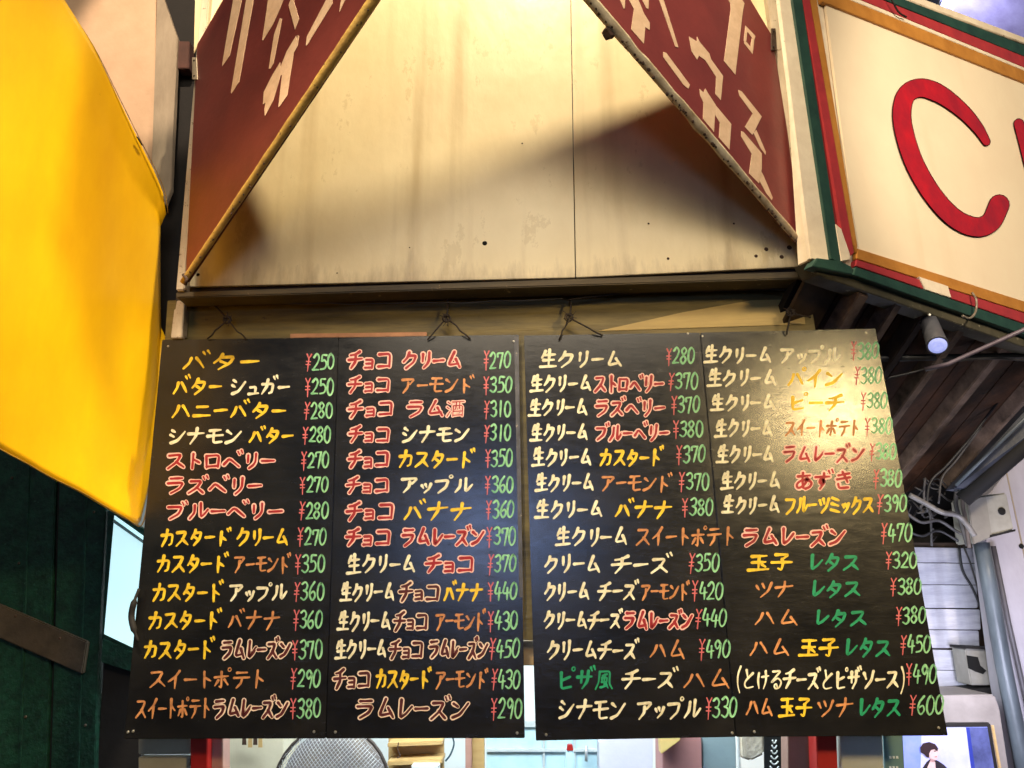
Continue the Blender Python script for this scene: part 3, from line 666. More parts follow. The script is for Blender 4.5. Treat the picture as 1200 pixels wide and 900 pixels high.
def menu(label, base, quads, screws, Ps):
    t = thing('menu_board', base, label, 'menu board', 'black menu boards hanging under the cream panel')
    pan = []
    for q in quads:
        pan.append(prism('board_panel', [oy(u, v, Y0) for u, v in q], (0, 0.007, 0), board_m, 0.0012, parent=t))
    a_, b_, c_, d_ = quads[0][1], quads[1][0], quads[0][2], quads[1][3]
    prism('seam_light_stop', [oy(a_[0]-3, a_[1]+3, 0.0075), oy(b_[0]+3, b_[1]+3, 0.0075), oy(d_[0]+4, d_[1]-1, 0.0075), oy(c_[0]-4, c_[1]-1, 0.0075)], (0, 0.006, 0), board_m, 0, parent=t)  # added strip behind the panels, stops light leaking through the seam
    for (u, v) in screws: disc('screw', oy(u, v, Y0-0.0002), 0.0036, screw_m, h=0.0022, parent=t)
    for P in Ps: panel_entries(P, t)
    return t
mA = menu('left black menu board hung below the left half of the header, lines starting with バター and チョコ', oy(380, 866, Y0),
  [[(190,398),(396.2,395.4),(381.2,865.5),(145,866)], [(397.2,395.4),(608,392),(615,865),(382.2,865.5)]],
  [(150,858),(156,857),(368,857.5),(393,858),(606,859),(197,406),(602,400)], [P1, P2])
mB = menu('right black menu board with a warm lamp glare at its upper right, lines starting with 生クリーム', oy(870, 864, Y0),
  [[(614,393),(820,389.5),(862,863.7),(628,868)], [(821,389.5),(1026,385),(1111,862),(863,863.7)]],
  [(640,861),(858,859),(884,857.5),(1100,853),(823,394),(1015,390),(806,391)], [P3, P4])
# chalky seam ticks down the left board's right edge
prism('edge_strip', [oy(602.5, 394, Y0-0.001), oy(607.5, 394, Y0-0.001), oy(613, 700, Y0-0.001), oy(608.5, 700, Y0-0.001)], (0, 0.001, 0), mat('grey_tape', (0.10, 0.10, 0.12), (0.02, 0.02, 0.025), 30, 0.5, (1, 1, 0.5), spot=0.6, spotc=(0.4, 0.36, 0.28), spots=40), 0, parent=mA)

# hanging wires
def hanger(cx, ky, top, legs, label):
    t = thing('wire_hanger', oy(cx, ky+25, -0.015), label, 'wire', 'rusty wires the menu boards hang from')
    tube('hook_wire', catmull([oy(top[0], top[1], 0.0), oy((cx+top[0])/2+1.5, (ky+top[1])/2, -0.01), oy(cx, ky, -0.014)], 5), 0.003, wire_m, 6, parent=t)
    for (lx, ly) in legs:
        pts = [oy(cx, ky, -0.014)]
        for i in range(1, 5):
            s = i/5; pts.append(oy(cx+(lx-cx)*s+random.uniform(-1.3, 1.3), ky+(ly-ky)*s+random.uniform(-1, 1), -0.014))
        pts.append(oy(lx, ly, -0.006))
        tube('leg_wire', catmull(pts, 4), 0.0024, wire_m, 6, parent=t)
    bm = bmesh.new()
    for k in range(6):                       # twisted knot with stray ends
        a0 = random.uniform(0, 6.28); r0 = random.uniform(2.5, 4.5)
        pts = [oy(cx+r0*math.cos(a0+j*1.2)*(1+0.1*j), ky+r0*1.2*math.sin(a0+j*1.2), -0.016+random.uniform(-0.006, 0.004)) for j in range(5)]
        bm_tube(bm, catmull(pts, 4), 0.0016, 5)
    for k in range(5):
        a0 = random.uniform(0, 6.28); l = random.uniform(6, 11)
        bm_tube(bm, [oy(cx, ky, -0.014), oy(cx+l*0.6*math.cos(a0)+1, ky+l*0.6*math.sin(a0), -0.02), oy(cx+l*math.cos(a0), ky+l*math.sin(a0), -0.02)], 0.0011, 4)
    link('twisted_knot', tome(bm, 'twisted_knot'), wire_m, parent=t)
hanger(266, 375, (250, 357), [(243, 397), (288, 397)], 'rusty wire hanger at the far left, spread in a wide V over バター')
hanger(523, 373, (524, 348), [(501, 398), (551, 397)], 'dark rusty wire hanger with a thick knot, above クリーム on the left board')
hanger(667, 372, (668, 350), [(655, 398), (706, 393)], 'rusty wire hanger just right of the gap between the two menu boards')
hanger(926, 366, (929, 348), [(922, 392), (950, 372)], 'rusty wire hanger over the painted light patch near the top right corner of the right board')

# ------------------------------------------------------------------ yellow awning at the left
def yplane(u, v, bulge):
    n = Vector((0.985, -0.17, 0)).normalized()
    p = pl(u, v, (-1.075, -0.01, 2), n); return p+n*bulge
def interp(tab, u):
    for (a, b), (c, d) in zip(tab[:-1], tab[1:]):
        if a <= u <= c: return b+(d-b)*(u-a)/(c-a)
    return tab[-1][1] if u > tab[-1][0] else tab[0][1]
topt = [(-70, -260), (20, -100), (75, 0), (110, 55), (140, 115), (165, 165), (182, 198), (193, 224), (197, 250)]
bott = [(-70, 488), (0, 527), (30, 543), (60, 560), (95, 577), (120, 592), (145, 606), (165, 616), (174, 580), (182, 540), (190, 470), (197, 395)]
bm = bmesh.new(); NU, NV = 70, 60; grid = []
for i in range(NU+1):
    u = -70+267*i/NU; row = []
    t0, b0 = interp(topt, u), interp(bott, u)
    for j in range(NV+1):
        v = t0+(b0-t0)*j/NV
        x = u/197.0; yv = v/600.0
        # a soft fold runs down the sheet; right of it the vinyl turns away to the wall
        fold = 112+22*math.sin(yv*2.2+0.4)
        bul = -0.020/(1+math.exp((fold-u)/11.0))*(1-0.55*max(0, yv-0.65)/0.35 if yv > 0.65 else 1)
        bul += 0.012*math.exp(-((u-176)/18)**2-((v-430)/60)**2)
        bul += 0.006*math.sin(u/60+v/190)
        bul *= min(1, (j+2)/8, (NV-j+3)/8) if u > 0 else 1
        row.append(bm.verts.new(yplane(u, v, bul)))
    grid.append(row)
for i in range(NU):
    for j in range(NV):
        f = bm.faces.new((grid[i][j], grid[i+1][j], grid[i+1][j+1], grid[i][j+1])); f.smooth = True
yaw_me = tome(bm, 'awning_sheet')
aw = thing('awning', (-1.1, -0.2, 1.85), 'large smooth yellow vinyl awning side filling the left edge', 'awning')
ao = link('vinyl_sheet', yaw_me, yellow_m, parent=aw)
so = ao.modifiers.new('thickness', 'SOLIDIFY'); so.thickness = 0.0015; so.offset = 1
n_ = Vector((0.985, -0.17, 0)).normalized()
hem_m = mat('hem_yellow_brown', (0.35, 0.19, 0.02), (0.14, 0.08, 0.015), 30, 0.6)
hem = [yplane(u, v, 0.002) for u, v in bott[:9]]
tube('hem_cord', catmull(hem, 4), 0.0016, hem_m, 6, parent=aw)
tube('hem_cord', catmull([yplane(u, v, 0.0) for u, v in topt[1:]], 4), 0.0011, hem_m, 6, parent=aw)
prism('torn_tag', [yplane(159, 160, 0.003), yplane(161, 161, 0.003), yplane(167, 171, 0.003), yplane(165, 170, 0.003)], -n_*0.002, black, 0, parent=aw)

# peach wall behind the awning
pw = thing('side_panel', oy(150, 230, 0.05), 'peach painted wall panel with grey trim between the yellow awning and the left post', 'wall panel')
prism('painted_panel', [oy(60, -40, 0.06), oy(183, -40, 0.06), oy(180, 240, 0.06), oy(185, 420, 0.06), oy(20, 420, 0.06)], (0, 0.02, 0), peach, 0.002, parent=pw)
prism('trim_board', [oy(184, -10, 0.04), oy(189, -10, 0.04), oy(208, 45, 0.04), oy(204, 130, 0.04), oy(200, 222, 0.04), oy(193, 240, 0.04), oy(177, 205, 0.04), oy(181, 100, 0.04)], (0, 0.02, 0), greystrip, 0.002, parent=pw)
pc = thing('gap_backing', oy(205, 400, 0.10), 'black sheet painting the shade in the narrow gap left of the cream panel frame', 'post')
prism('gap_shade', [oy(150, 420, 0.10), oy(212, 420, 0.10), oy(235, -40, 0.10), oy(175, -40, 0.10)], (0, 0.08, 0), black, 0.003, parent=pc)  # black sheet in place of the shade inside the gap
prism('brown_block', [oy(207, 48, 0.05), oy(222, 48, 0.05), oy(221, 80, 0.05), oy(207, 80, 0.05)], (0, 0.04, 0), mat('dark_red_brown', (0.09, 0.03, 0.02), (0.04, 0.015, 0.01), 9, 0.6), 0.002, parent=pc)
prism('rust_bracket', [oy(200, 396, -0.01), oy(213, 396, -0.01), oy(216, 352, -0.01), oy(207, 352, -0.01)], (0, 0.02, 0), frame_m, 0.002, parent=pc)

# ------------------------------------------------------------------ green shutter, lower left
YG = 0.30
gs = thing('green_shutter', oy(80, 1000, YG), 'dark green textured metal shutter under the yellow awning', 'shutter')
prism('shutter_panel', [oy(-80, 440, YG), oy(69, 440, YG), oy(52, 1000, YG), oy(-80, 1000, YG)], (0, 0.03, 0), green_d, 0.003, parent=gs)
prism('shutter_panel', [oy(73, 440, YG), oy(126, 560, YG), oy(114, 780, YG), oy(108, 1000, YG), oy(56, 1000, YG)], (0, 0.03, 0), green_d, 0.003, parent=gs)
prism('seam_strip', [oy(68, 440, YG+0.012), oy(74, 440, YG+0.012), oy(57, 1000, YG+0.012), oy(51, 1000, YG+0.012)], (0, 0.02, 0), black, 0, parent=gs)
prism('lower_recess', [oy(124, 742, YG+0.02), oy(168, 766, YG+0.02), oy(162, 1000, YG+0.02), oy(108, 1000, YG+0.02)], (0, 0.02, 0), black, 0, parent=gs)
prism('ledge_bar', [oy(120, 748, YG-0.01), oy(165, 768, YG-0.01), oy(163, 790, YG-0.01), oy(118, 776, YG-0.01)], (0, 0.04, 0), green_d, 0.002, parent=gs)
prism('cross_bar', [oy(-60, 683, YG-0.02), oy(102, 752, YG-0.02), oy(96, 790, YG-0.02), oy(-60, 722, YG-0.02)], (0, 0.018, 0), brownbar, 0.003, label='pale brown slanting bar', parent=gs)
for (u, v) in ((18, 722), (70, 748)): disc('bolt', oy(u, v, YG-0.021), 0.004, rust, parent=gs)
lw = thing('lit_window', oy(145, 760, YG), 'bright cyan-white lit window between the green shutter and the left menu board', 'window')
prism('window_frame', [oy(126, 598, YG-0.005), oy(172, 622, YG-0.005), oy(162, 768, YG-0.005), oy(119, 750, YG-0.005)], (0, 0.03, 0), green_d, 0.002, parent=lw)
prism('pane', [oy(134, 604, YG-0.009), oy(172, 631, YG-0.009), oy(162, 762, YG-0.009), oy(122, 743, YG-0.009)], (0, 0.003, 0),
      mat('lit_pane', (0.7, 0.95, 0.98), (0.65, 0.92, 0.96), 4, 0.3, bump=0, emit=((0.62, 0.95, 1.0), 0.85)), 0, parent=lw)
prism('glazing_bar', [oy(132, 612, YG-0.014), oy(172, 640, YG-0.014), oy(172, 636, YG-0.014), oy(133, 608, YG-0.014)], (0, 0.003, 0), mat('pale_bar', (0.35, 0.5, 0.5)), 0, parent=lw)
tube('dark_knob', catmull([oy(163, 690, -0.02), oy(157, 706, -0.025), oy(154, 722, -0.02), oy(157, 738, -0.025), oy(162, 752, -0.02)], 4), [0.004]*4+[0.008]*9+[0.004]*4, black, 8, label='small dark knobbly object clinging to the left edge of the left menu board', cat='clip')

# ------------------------------------------------------------------ kitchen seen under the boards
def isl(name, px, y, t, m, label, cat, bevel=0.002, group=None, **k):
    return slab(name, px, y, t, m, bevel, label=label, cat=cat, group=group, **k)
o = slab('kitchen_wall', [(150, 560), (1040, 560), (1060, 1000), (130, 1000)], 1.5, 0.05, white_i, 0); o['kind'] = 'structure'
o = prism('kitchen_ceiling', [(-1.3, 0.12, 2.1), (0.98, 0.12, 2.1), (0.98, 1.6, 2.1), (-1.3, 1.6, 2.1)], (0, 0, 0.05), white_i); o['kind'] = 'structure'
cb = thing('lintel', oy(600, 760, 0.06), 'dark red and gold lintel glimpsed in the gap between the two menu boards', 'beam')
slab('red_beam', [(190, 700), (1000, 700), (1000, 750), (190, 750)], 0.052, 0.05, mat('dark_red_beam', (0.12, 0.012, 0.014), (0.06, 0.008, 0.01), 8, 0.5), parent=cb)
slab('gold_ledge', [(190, 752), (1000, 752), (1000, 780), (190, 780)], 0.06, 0.05, goldwood, parent=cb)
lp = thing('counter_panel', oy(193, 990, 0.12), 'beige counter side panel with a horizontal groove below the left end of the left board', 'panel')
slab('upper_board', [(162, 846), (222, 846), (222, 884), (162, 884)], 0.12, 0.03, beige, parent=lp)
slab('lower_board', [(162, 887), (222, 887), (222, 990), (162, 990)], 0.12, 0.03, beige, parent=lp)
isl('door_post', [(223, 846), (243, 846), (242, 990), (223, 990)], 0.10, 0.06, redpost, 'bright red square post below the left menu board', 'post', group='red counter posts')
isl('inner_post', [(244, 846), (261, 846), (261, 990), (244, 990)], 0.13, 0.05, pinkpost, 'dusty pink post just right of the red post under the left menu board', 'post')
isl('cupboard', [(262, 846), (332, 846), (332, 990), (262, 990)], 0.9, 0.2, mat('cream_cupboard', (0.72, 0.66, 0.50), (0.62, 0.56, 0.42), 5), 'cream cupboard between the pink post and the wire mesh dome', 'cupboard')
hk = thing('hanging_tags', oy(296, 884, 0.85), 'small cluster of yellow and brown tags hanging on the cream cupboard', 'tags')
for i, (u, m_) in enumerate(((286, rust), (293, goldwood), (299, rust), (305, goldwood))):
    slab('tag', [(u-2, 864), (u+2, 864), (u+2.5, 873+3*(i % 2)), (u-2.5, 873+3*(i % 2))], 0.85-0.004*i, 0.003, m_, 0, parent=hk)
# wire mesh dome (splash guard)
md = thing('mesh_dome', oy(388, 960, 0.45), 'round wire mesh dome cover standing under the left menu board', 'mesh cover')
cc = oy(388, 925, 0.45); rad = (oy(456, 925, 0.45)-cc).length
def dome(a, b):
    """a along width -1..1, b height 0..1"""
    s = math.sqrt(max(0, 1-a*a)); return cc+Vector((rad*a, -0.10*s*math.cos(b*math.pi/2), rad*s*math.sin(b*math.pi/2)))
bm = bmesh.new()
def sph(th, ph): return cc+Vector((rad*math.cos(th), -rad*0.45*math.sin(th)*math.cos(ph), rad*math.sin(th)*math.sin(ph)))
for k in range(46):                        # two families of diagonal wires over a shallow dome
    for sgn in (1, -1):
        pts = []
        for j in range(40):
            x = -1+2*j/39; zz = (x*sgn + (k-23)/14.0)
            if x*x+zz*zz < 1 : pts.append(cc+Vector((rad*x, -rad*0.5*math.sqrt(1-x*x-zz*zz), rad*zz)))
        if len(pts) > 2: bm_tube(bm, pts, 0.0009, 3, cap=False)
mo = link('wire_mesh', tome(bm, 'wire_mesh'), steel, parent=md); mo['kind'] = 'stuff'
tube('rim', [cc+Vector((rad*math.cos(i*math.pi/16), 0, rad*math.sin(i*math.pi/16))) for i in range(33)], 0.006, mat('dark_rim', (0.08, 0.06, 0.05)), 6, parent=md)
disc('inner_plate', cc+Vector((0, 0.03, 0)), rad*0.93, mat('brown_grey_plate', (0.42, 0.34, 0.26), (0.30, 0.30, 0.34), 9), h=0.004, n=28, parent=md)
sh = thing('wooden_shelf', oy(490, 990, 0.8), 'pale wooden shelf unit with a hook, right of the mesh dome', 'shelf')
slab('shelf_back', [(455, 846), (520, 846), (520, 990), (455, 990)], 0.86, 0.02, goldwood, parent=sh)
slab('shelf_board', [(454, 871), (518, 868), (518, 873), (454, 876)], 0.78, 0.08, goldwood, parent=sh)
slab('shelf_board', [(454, 892), (518, 889), (518, 895), (454, 898)], 0.76, 0.1, goldwood, parent=sh)
tube('hook', catmull([oy(467, 870, 0.77), oy(466, 878, 0.765), oy(469, 886, 0.765), oy(465, 888, 0.765)], 5), 0.002, rust, 6, parent=sh)
slab('paper_cup', [(482, 897), (514, 897), (511, 960), (485, 960)], 0.72, 0.05, white_i, label='white paper cup at the front of the wooden shelf', cat='cup')
tube('hose', catmull([oy(530, 862, 0.7), oy(532, 872, 0.7), oy(528, 884, 0.7), oy(522, 892, 0.7)], 5), 0.003, mat('dark_blue_hose', (0.03, 0.08, 0.12)), 6, label='short curved dark blue hose beside the shelf', cat='hose')
isl('slim_post', [(545, 846), (552, 846), (553, 990), (546, 990)], 0.75, 0.04, pinkpost, 'thin brown pink post with a pale wooden board beside it', 'post')
isl('wood_board', [(553, 846), (567, 846), (568, 990), (554, 990)], 0.8, 0.04, goldwood, 'narrow pale wooden board standing behind the gap between the boards', 'board')
iw = thing('sliding_window', oy(640, 1000, 1.2), 'wide frosted kitchen window glowing cyan-white under the gap between the boards', 'window')
for a, b in ((570, 636), (638, 672), (674, 700)):
    slab('pane', [(a, 846), (b, 846), (b, 1000), (a, 1000)], 1.2, 0.01, glass_i, parent=iw)
for a in (636, 672, 700): slab('window_bar', [(a, 846), (a+2.5, 846), (a+2.5, 1000), (a, 1000)], 1.19, 0.02, mat('pale_alloy', (0.6, 0.66, 0.68)), 0, parent=iw)
isl('white_duct', [(702, 870), (745, 848), (765, 846), (765, 990), (704, 990)], 1.0, 0.1, mat('lavender_duct', (0.68, 0.68, 0.78), (0.6, 0.6, 0.7), 5), 'pale lavender slanted duct behind the right menu board', 'duct')
isl('yellow_packet', [(772, 846), (800, 846), (797, 868), (775, 884)], 0.62, 0.05, mat('yellow_packet', (0.80, 0.62, 0.22), (0.7, 0.5, 0.2), 9), 'small yellow packet hanging in front of the pink box', 'packet')
isl('pink_box', [(776, 864), (822, 864), (824, 990), (778, 990)], 0.68, 0.15, mat('dull_pink', (0.55, 0.27, 0.25), (0.45, 0.22, 0.22), 5), 'dull pink box on the counter under the right menu board', 'box')
isl('grey_box', [(824, 858), (862, 856), (864, 990), (825, 990)], 0.7, 0.15, mat('blue_grey_box', (0.30, 0.40, 0.44), (0.25, 0.34, 0.38), 5), 'blue grey box right of the dull pink box', 'box')
isl('cream_bag', [(866, 846), (895, 846), (896, 884), (880, 892), (868, 888)], 0.5, 0.06, mat('cream_bag', (0.78, 0.72, 0.58), (0.6, 0.52, 0.42), 22, bump=0.6), 'crumpled cream bag between white strips, left of the black patterned banner', 'bag', 0.006)
isl('white_strip', [(863, 846), (866, 846), (872, 990), (868, 990)], 0.45, 0.02, white_i, 'thin white strip left of the crumpled cream bag', 'strip')
bn = thing('patterned_banner', oy(908, 990, 0.4), 'black banner printed with a white column of stacked curved shapes', 'banner')
slab('cloth', [(895, 846), (919, 846), (921, 990), (897, 990)], 0.40, 0.004, mat('banner_black', (0.02, 0.022, 0.022)), 0, parent=bn)
for i in range(7):
    v = 870+i*6.2; wd = 2.4+i*0.55
    tube('white_mark', catmull([oy(907.5-wd, v-3, 0.397), oy(907.5-wd*0.5, v, 0.397), oy(907.5, v+1, 0.397), oy(907.5+wd*0.5, v, 0.397), oy(907.5+wd, v-3, 0.397)], 3), 0.0022, white_i, 5, parent=bn)
isl('white_strip', [(919, 846), (922, 846), (924, 990), (921, 990)], 0.39, 0.02, white_i, 'thin white strip right of the black patterned banner', 'strip')
isl('brown_post', [(923, 846), (955, 846), (958, 990), (925, 990)], 0.2, 0.06, mat('brown_pink', (0.34, 0.20, 0.16), (0.26, 0.15, 0.12), 8), 'brown pink flat post between the patterned banner and the right red post', 'post')
isl('door_post', [(956, 846), (980, 846), (985, 990), (961, 990)], 0.10, 0.06, redpost, 'red square post below the right menu board', 'post', group='red counter posts')
isl('counter_panel', [(984, 846), (1033, 846), (1040, 990), (989, 990)], 0.14, 0.03, mat('grey_white_panel', (0.50, 0.51, 0.47), (0.42, 0.43, 0.40), 7, 0.5), 'grey white panel right of the red post, below the right menu board', 'panel')
tc_ = thing('teal_card', oy(1045, 990, 0.18), 'narrow teal card with tiny pale marks between the grey panel and the television', 'card')
slab('card', [(1034, 846), (1057, 846), (1064, 990), (1041, 990)], 0.18, 0.004, teal, 0, parent=tc_)
for v in (886, 898): 
    for du in (-4, 0, 4): slab('print_mark', [(1046+du, v), (1048.5+du, v), (1049+du, v+3), (1046.5+du, v+3)], 0.177, 0.001, white_i, 0, parent=tc_)

# ------------------------------------------------------------------ striped fascia sign, upper right
Q0 = oy(986, 309, -0.12); Q1 = oz(1200, 377, Q0.z); sd = (Q1-Q0); sd.z = 0; sd.normalize(); sn = sd.cross(ZN).normalized()
if sn.y > 0: sn = -sn
def sg(u, v, off=0): return pl(u, v, Q0+sn*off, sn)
fs = thing('fascia_sign', Q0, 'cream fascia sign with green, red and orange border stripes and a big red letter C', 'sign')
def lerp(a, b, t): return (a[0]+(b[0]-a[0])*t, a[1]+(b[1]-a[1])*t)
# left edge lines (top px at v=0 extended up; bottom px)
def ln(p, q, t): return lerp(p, q, t)
face = [sg(1006, 294), sg(1290, 382), sg(1290, 126), sg(960, -3)]
prism('sign_backing', [sg(953, 303, -0.01), sg(1296, 425, -0.01), sg(1296, 80, -0.01), sg(928, -60, -0.01)], -sn*0.05, s_white, 0.002, parent=fs)
prism('sign_face', [sg(1004, 292), sg(1290, 382), sg(1290, 124), sg(966, -6)], -sn*0.008, signface, 0.001, parent=fs)
def stripe(nm, px, off, m): return prism(nm, [sg(u, v, off) for u, v in px], -sn*(off+0.008), m, 0.0012, parent=fs)
# vertical stripes
stripe('cream_edge', [(950, 303), (984, 308), (930, 0), (914, -60), (906, -60)], 0.004, s_white)
stripe('green_stripe', [(974, 303), (986, 309), (940, 0), (932, -50), (924, -50), (929, 0)], 0.012, s_green)
stripe('red_stripe', [(997, 300), (1001, 296), (949, 0), (941, -50), (934, -50), (941, 0), (986, 268)], 0.010, s_red)
stripe('orange_stripe', [(994, 268), (1004, 296), (1005, 288), (957, 0), (949, -50), (943, -50), (950, 0)], 0.007, s_orange)
stripe('worn_white_wedge', [(986, 306), (997, 304), (996, 297), (986, 268), (979, 262)], 0.0135, s_white)
# bottom stripes
stripe('orange_stripe', [(1004, 303), (1295, 396), (1295, 383), (1005, 291)], 0.007, s_orange)
stripe('red_stripe', [(1003, 311.5), (1295, 411), (1295, 397), (1004, 304)], 0.010, s_red)
stripe('green_stripe', [(1000, 322), (1295, 425), (1295, 412), (1003, 312.5)], 0.012, s_green)
stripe('bare_patch', [(1084, 339), (1115, 349), (1111, 335), (1077, 324)], 0.0135, s_white)
# top stripes
stripe('orange_stripe', [(964, 2), (1290, 133), (1290, 119), (984, -6), (960, -14)], 0.007, s_orange)
stripe('white_line', [(975, -9), (1290, 119), (1290, 116), (980, -12)], 0.0085, s_white)
stripe('red_stripe', [(985, -10), (1290, 116), (1290, 102), (1000, -14)], 0.010, s_red)
stripe('green_stripe', [(1008, -12), (1290, 102), (1290, 87), (1025, -14)], 0.012, s_green)
tube('top_lip', [sg(1010, -19, 0.006), sg(1290, 85, 0.006)], 0.005, frame_m, 6, parent=fs)
bl = prism('bottom_lip', [sg(958, 322, -0.005), sg(1295, 440, -0.005), sg(1295, 426, -0.005), sg(1000, 323, -0.005), sg(948, 306, -0.005)], -sn*0.05, mat('dark_olive_lip', (0.09, 0.075, 0.045), (0.04, 0.035, 0.02), 12, 0.5, spot=0.63, spotc=(0.3, 0.26, 0.18), spots=40), 0.002, parent=fs)
prism('corner_cap', [sg(952, 312, 0.016), sg(1000, 322, 0.016), sg(998, 312, 0.016), sg(985, 306, 0.016), sg(958, 302, 0.016)], -sn*0.03, s_green, 0.002, parent=fs)
# letters: brush strokes with a raised edge
def brush(nm, pts, wid, parent_label):
    P = catmull([Vector((u, v, 0)) for u, v in pts], 8)
    n = len(P)
    def outline(extra):
        Lp, Rp = [], []
        for i, p in enumerate(P):
            t = (P[min(i+1, n-1)]-P[max(i-1, 0)]).normalized(); q = Vector((-t.y, t.x, 0)); s = i/(n-1)
            w_ = wid(s)+extra; Lp.append(p+q*w_); Rp.append(p-q*w_)
        t0 = (P[1]-P[0]).normalized(); t1 = (P[-1]-P[-2]).normalized()
        w0, w1 = wid(0)+extra, wid(1)+extra
        q0 = Vector((-t0.y, t0.x, 0)); q1 = Vector((-t1.y, t1.x, 0))
        cape = [P[-1]+(q1*math.cos(a)+t1*math.sin(a))*w1 for a in [math.pi*k/8 for k in range(1, 8)]]
        caps = [P[0]+(-q0*math.cos(a)-t0*math.sin(a))*w0 for a in [math.pi*k/8 for k in range(1, 8)]]
        return Lp, Rp, cape, caps
    def build(extra, off0, off1, name, m, par):
        Lp, Rp, cape, caps = outline(extra)
        loop = Lp+cape+Rp[::-1]+caps
        bm = bmesh.new()
        va = {id(p): bm.verts.new(sg(p.x, p.y, off1)) for p in loop}
        vb = {id(p): bm.verts.new(sg(p.x, p.y, off0)) for p in loop}
        for i in range(n-1): bm.faces.new((va[id(Lp[i])], va[id(Lp[i+1])], va[id(Rp[i+1])], va[id(Rp[i])]))
        bm.faces.new([va[id(p)] for p in [Lp[-1]]+cape+[Rp[-1]]]); bm.faces.new([va[id(p)] for p in [Rp[0]]+caps+[Lp[0]]])
        for i in range(len(loop)):
            a, b = loop[i], loop[(i+1) % len(loop)]
            bm.faces.new((va[id(a)], va[id(b)], vb[id(b)], vb[id(a)]))
        return link(name, tome(bm, name), m, parent=par, label=parent_label if par is fs else None)
    o = build(0.0, 0.0, 0.007, nm, c_red, fs)
    build(0.9, -0.001, 0.004, 'dark_edge', c_edge, o)
brush('letter_c', [(1156, 166), (1146, 150), (1128, 130), (1103, 111), (1080, 103), (1063, 110), (1057, 130), (1060, 156), (1072, 192), (1093, 228), (1118, 255), (1143, 266), (1161, 260), (1171, 240)],
      lambda s: 4.2+6.2*min(1, s/0.25)*(1 if s < 0.8 else 1)+(1.2*max(0, (s-0.75))*4), 'big red raised letter C')
brush('letter_r', [(1194, 145), (1204, 180), (1216, 230), (1222, 290)], lambda s: 5.5+3*s, 'left edge of the next red letter')
# staple hook on the lip
tube('wire_hook', catmull([sg(1139, 343, 0.02), sg(1144, 352, 0.03), sg(1143, 366, 0.03), sg(1136, 373, 0.03), sg(1128, 370, 0.03)], 5), 0.0035, mat('pale_hook', (0.5, 0.42, 0.32), (0.2, 0.15, 0.1), 50, 0.4, metallic=0.5), 8, label='bent wire hook hanging off the bottom stripe of the cream sign', cat='hook')
tube('drooping_wire', catmull([sg(1036, -14, 0.02), sg(1045, 0, 0.03), sg(1053, 14, 0.025), sg(1062, 20, 0.02)], 5), 0.003, black, 6, label='short dark cord drooping over the top stripe of the cream sign', cat='wire')

# ------------------------------------------------------------------ lean-to roof under the sign
gdir = ray(408, 1363).normalized()
T0 = sg(950, 318, -0.04); sof_n = sd.cross(gdir).normalized()
if sof_n.z > 0: sof_n = -sof_n
def sf(u, v, off=0): return pl(u, v, T0+sof_n*off, sof_n)
def edge_px(u): return 318+(u-958)*0.352
rf = thing('leanto_roof', T0, 'dark brown sloping underside of the lean-to roof beneath the striped sign', 'roof')
prism('ridge_board', [T0+sd*0.0-sof_n*0.03, T0+sd*2.2-sof_n*0.03, T0+sd*2.2-sof_n*0.03+gdir*2.0, T0+sd*0.0-sof_n*0.03+gdir*2.0], -sof_n*0.02, black, 0, parent=rf)
s0 = 0.0; k = 0
def stoppt(s, y): 
    p = T0+sd*s; return (1.22-p.y)/gdir.y
while s0 < 1.7:
    wd = 0.145; a = T0+sd*s0; b = T0+sd*(s0+wd-0.006)
    la, lb = min(stoppt(s0, 0), 1.9), min(stoppt(s0+wd, 0), 1.9)
    m_ = random.choice([soffit_m, soffit_m, darkwood])
    prism('roof_board', [a, b, b+gdir*lb, a+gdir*la], -sof_n*0.012, m_, 0.001, parent=rf)
    s0 += wd
for (u, wpx) in ((1006, 0.045), (1046, 0.035), (1078, 0.035), (1120, 0.04), (1172, 0.045), (1232, 0.045)):
    p = sf(u, edge_px(u)); s = (p-T0).dot(sd)-0.15*(gdir.dot(sd)); a = T0+sd*s; b = a+sd*wpx
    l = min(stoppt(s, 0), 1.9)-0.02
    prism('rafter', [a, b, b+gdir*l, a+gdir*l], sof_n*0.05, rafter_m if u != 1078 else darkwood, 0.003, parent=rf)
bp_ = thing('cross_pipe', oy(1060, 418, 0.3), 'thin dark level pipe crossing under the rafters behind the spotlight', 'pipe')
tube('pipe', [oy(985, 421, 0.22), oy(1240, 416, 0.5)], 0.011, cable_d, 8, parent=bp_)
tube('conduit', [oy(1084, 433, 0.30), oy(1110, 427, 0.27), oy(1205, 384, 0.22), oy(1240, 368, 0.2)], 0.007, mat('lilac_conduit', (0.18, 0.14, 0.17), (0.11, 0.08, 0.1), 20, 0.4), 8, label='grey lilac conduit slanting up to the right under the sign', cat='pipe')
tube('slack_cable', catmull([oy(1036, 444, 0.35), oy(1075, 435, 0.33), oy(1110, 425, 0.3), oy(1160, 420, 0.35), oy(1230, 425, 0.4)], 6), 0.0035, cable_d, 6, label='thin black cable sagging behind the conduit under the rafters', cat='cable')
gt = thing('gutter_beam', oy(1160, 560, 0.5), 'dark bluish diagonal gutter running down to the junction box', 'gutter')
prism('trough', [oy(1118, 572, 0.62), oy(1132, 574, 0.62), oy(1240, 486, 0.45), oy(1240, 440, 0.45)], (0.0, 0.06, 0), mat('dark_blue_metal', (0.05, 0.055, 0.08), (0.02, 0.022, 0.03), 8, 0.3), 0.004, parent=gt)
tube('lip', [oy(1120, 569, 0.60), oy(1240, 452, 0.42)], 0.006, pipe_m, 8, parent=gt)
tube('under_beam', [oy(1128, 586, 0.64), oy(1240, 488, 0.47)], 0.028, black, 8, parent=gt)
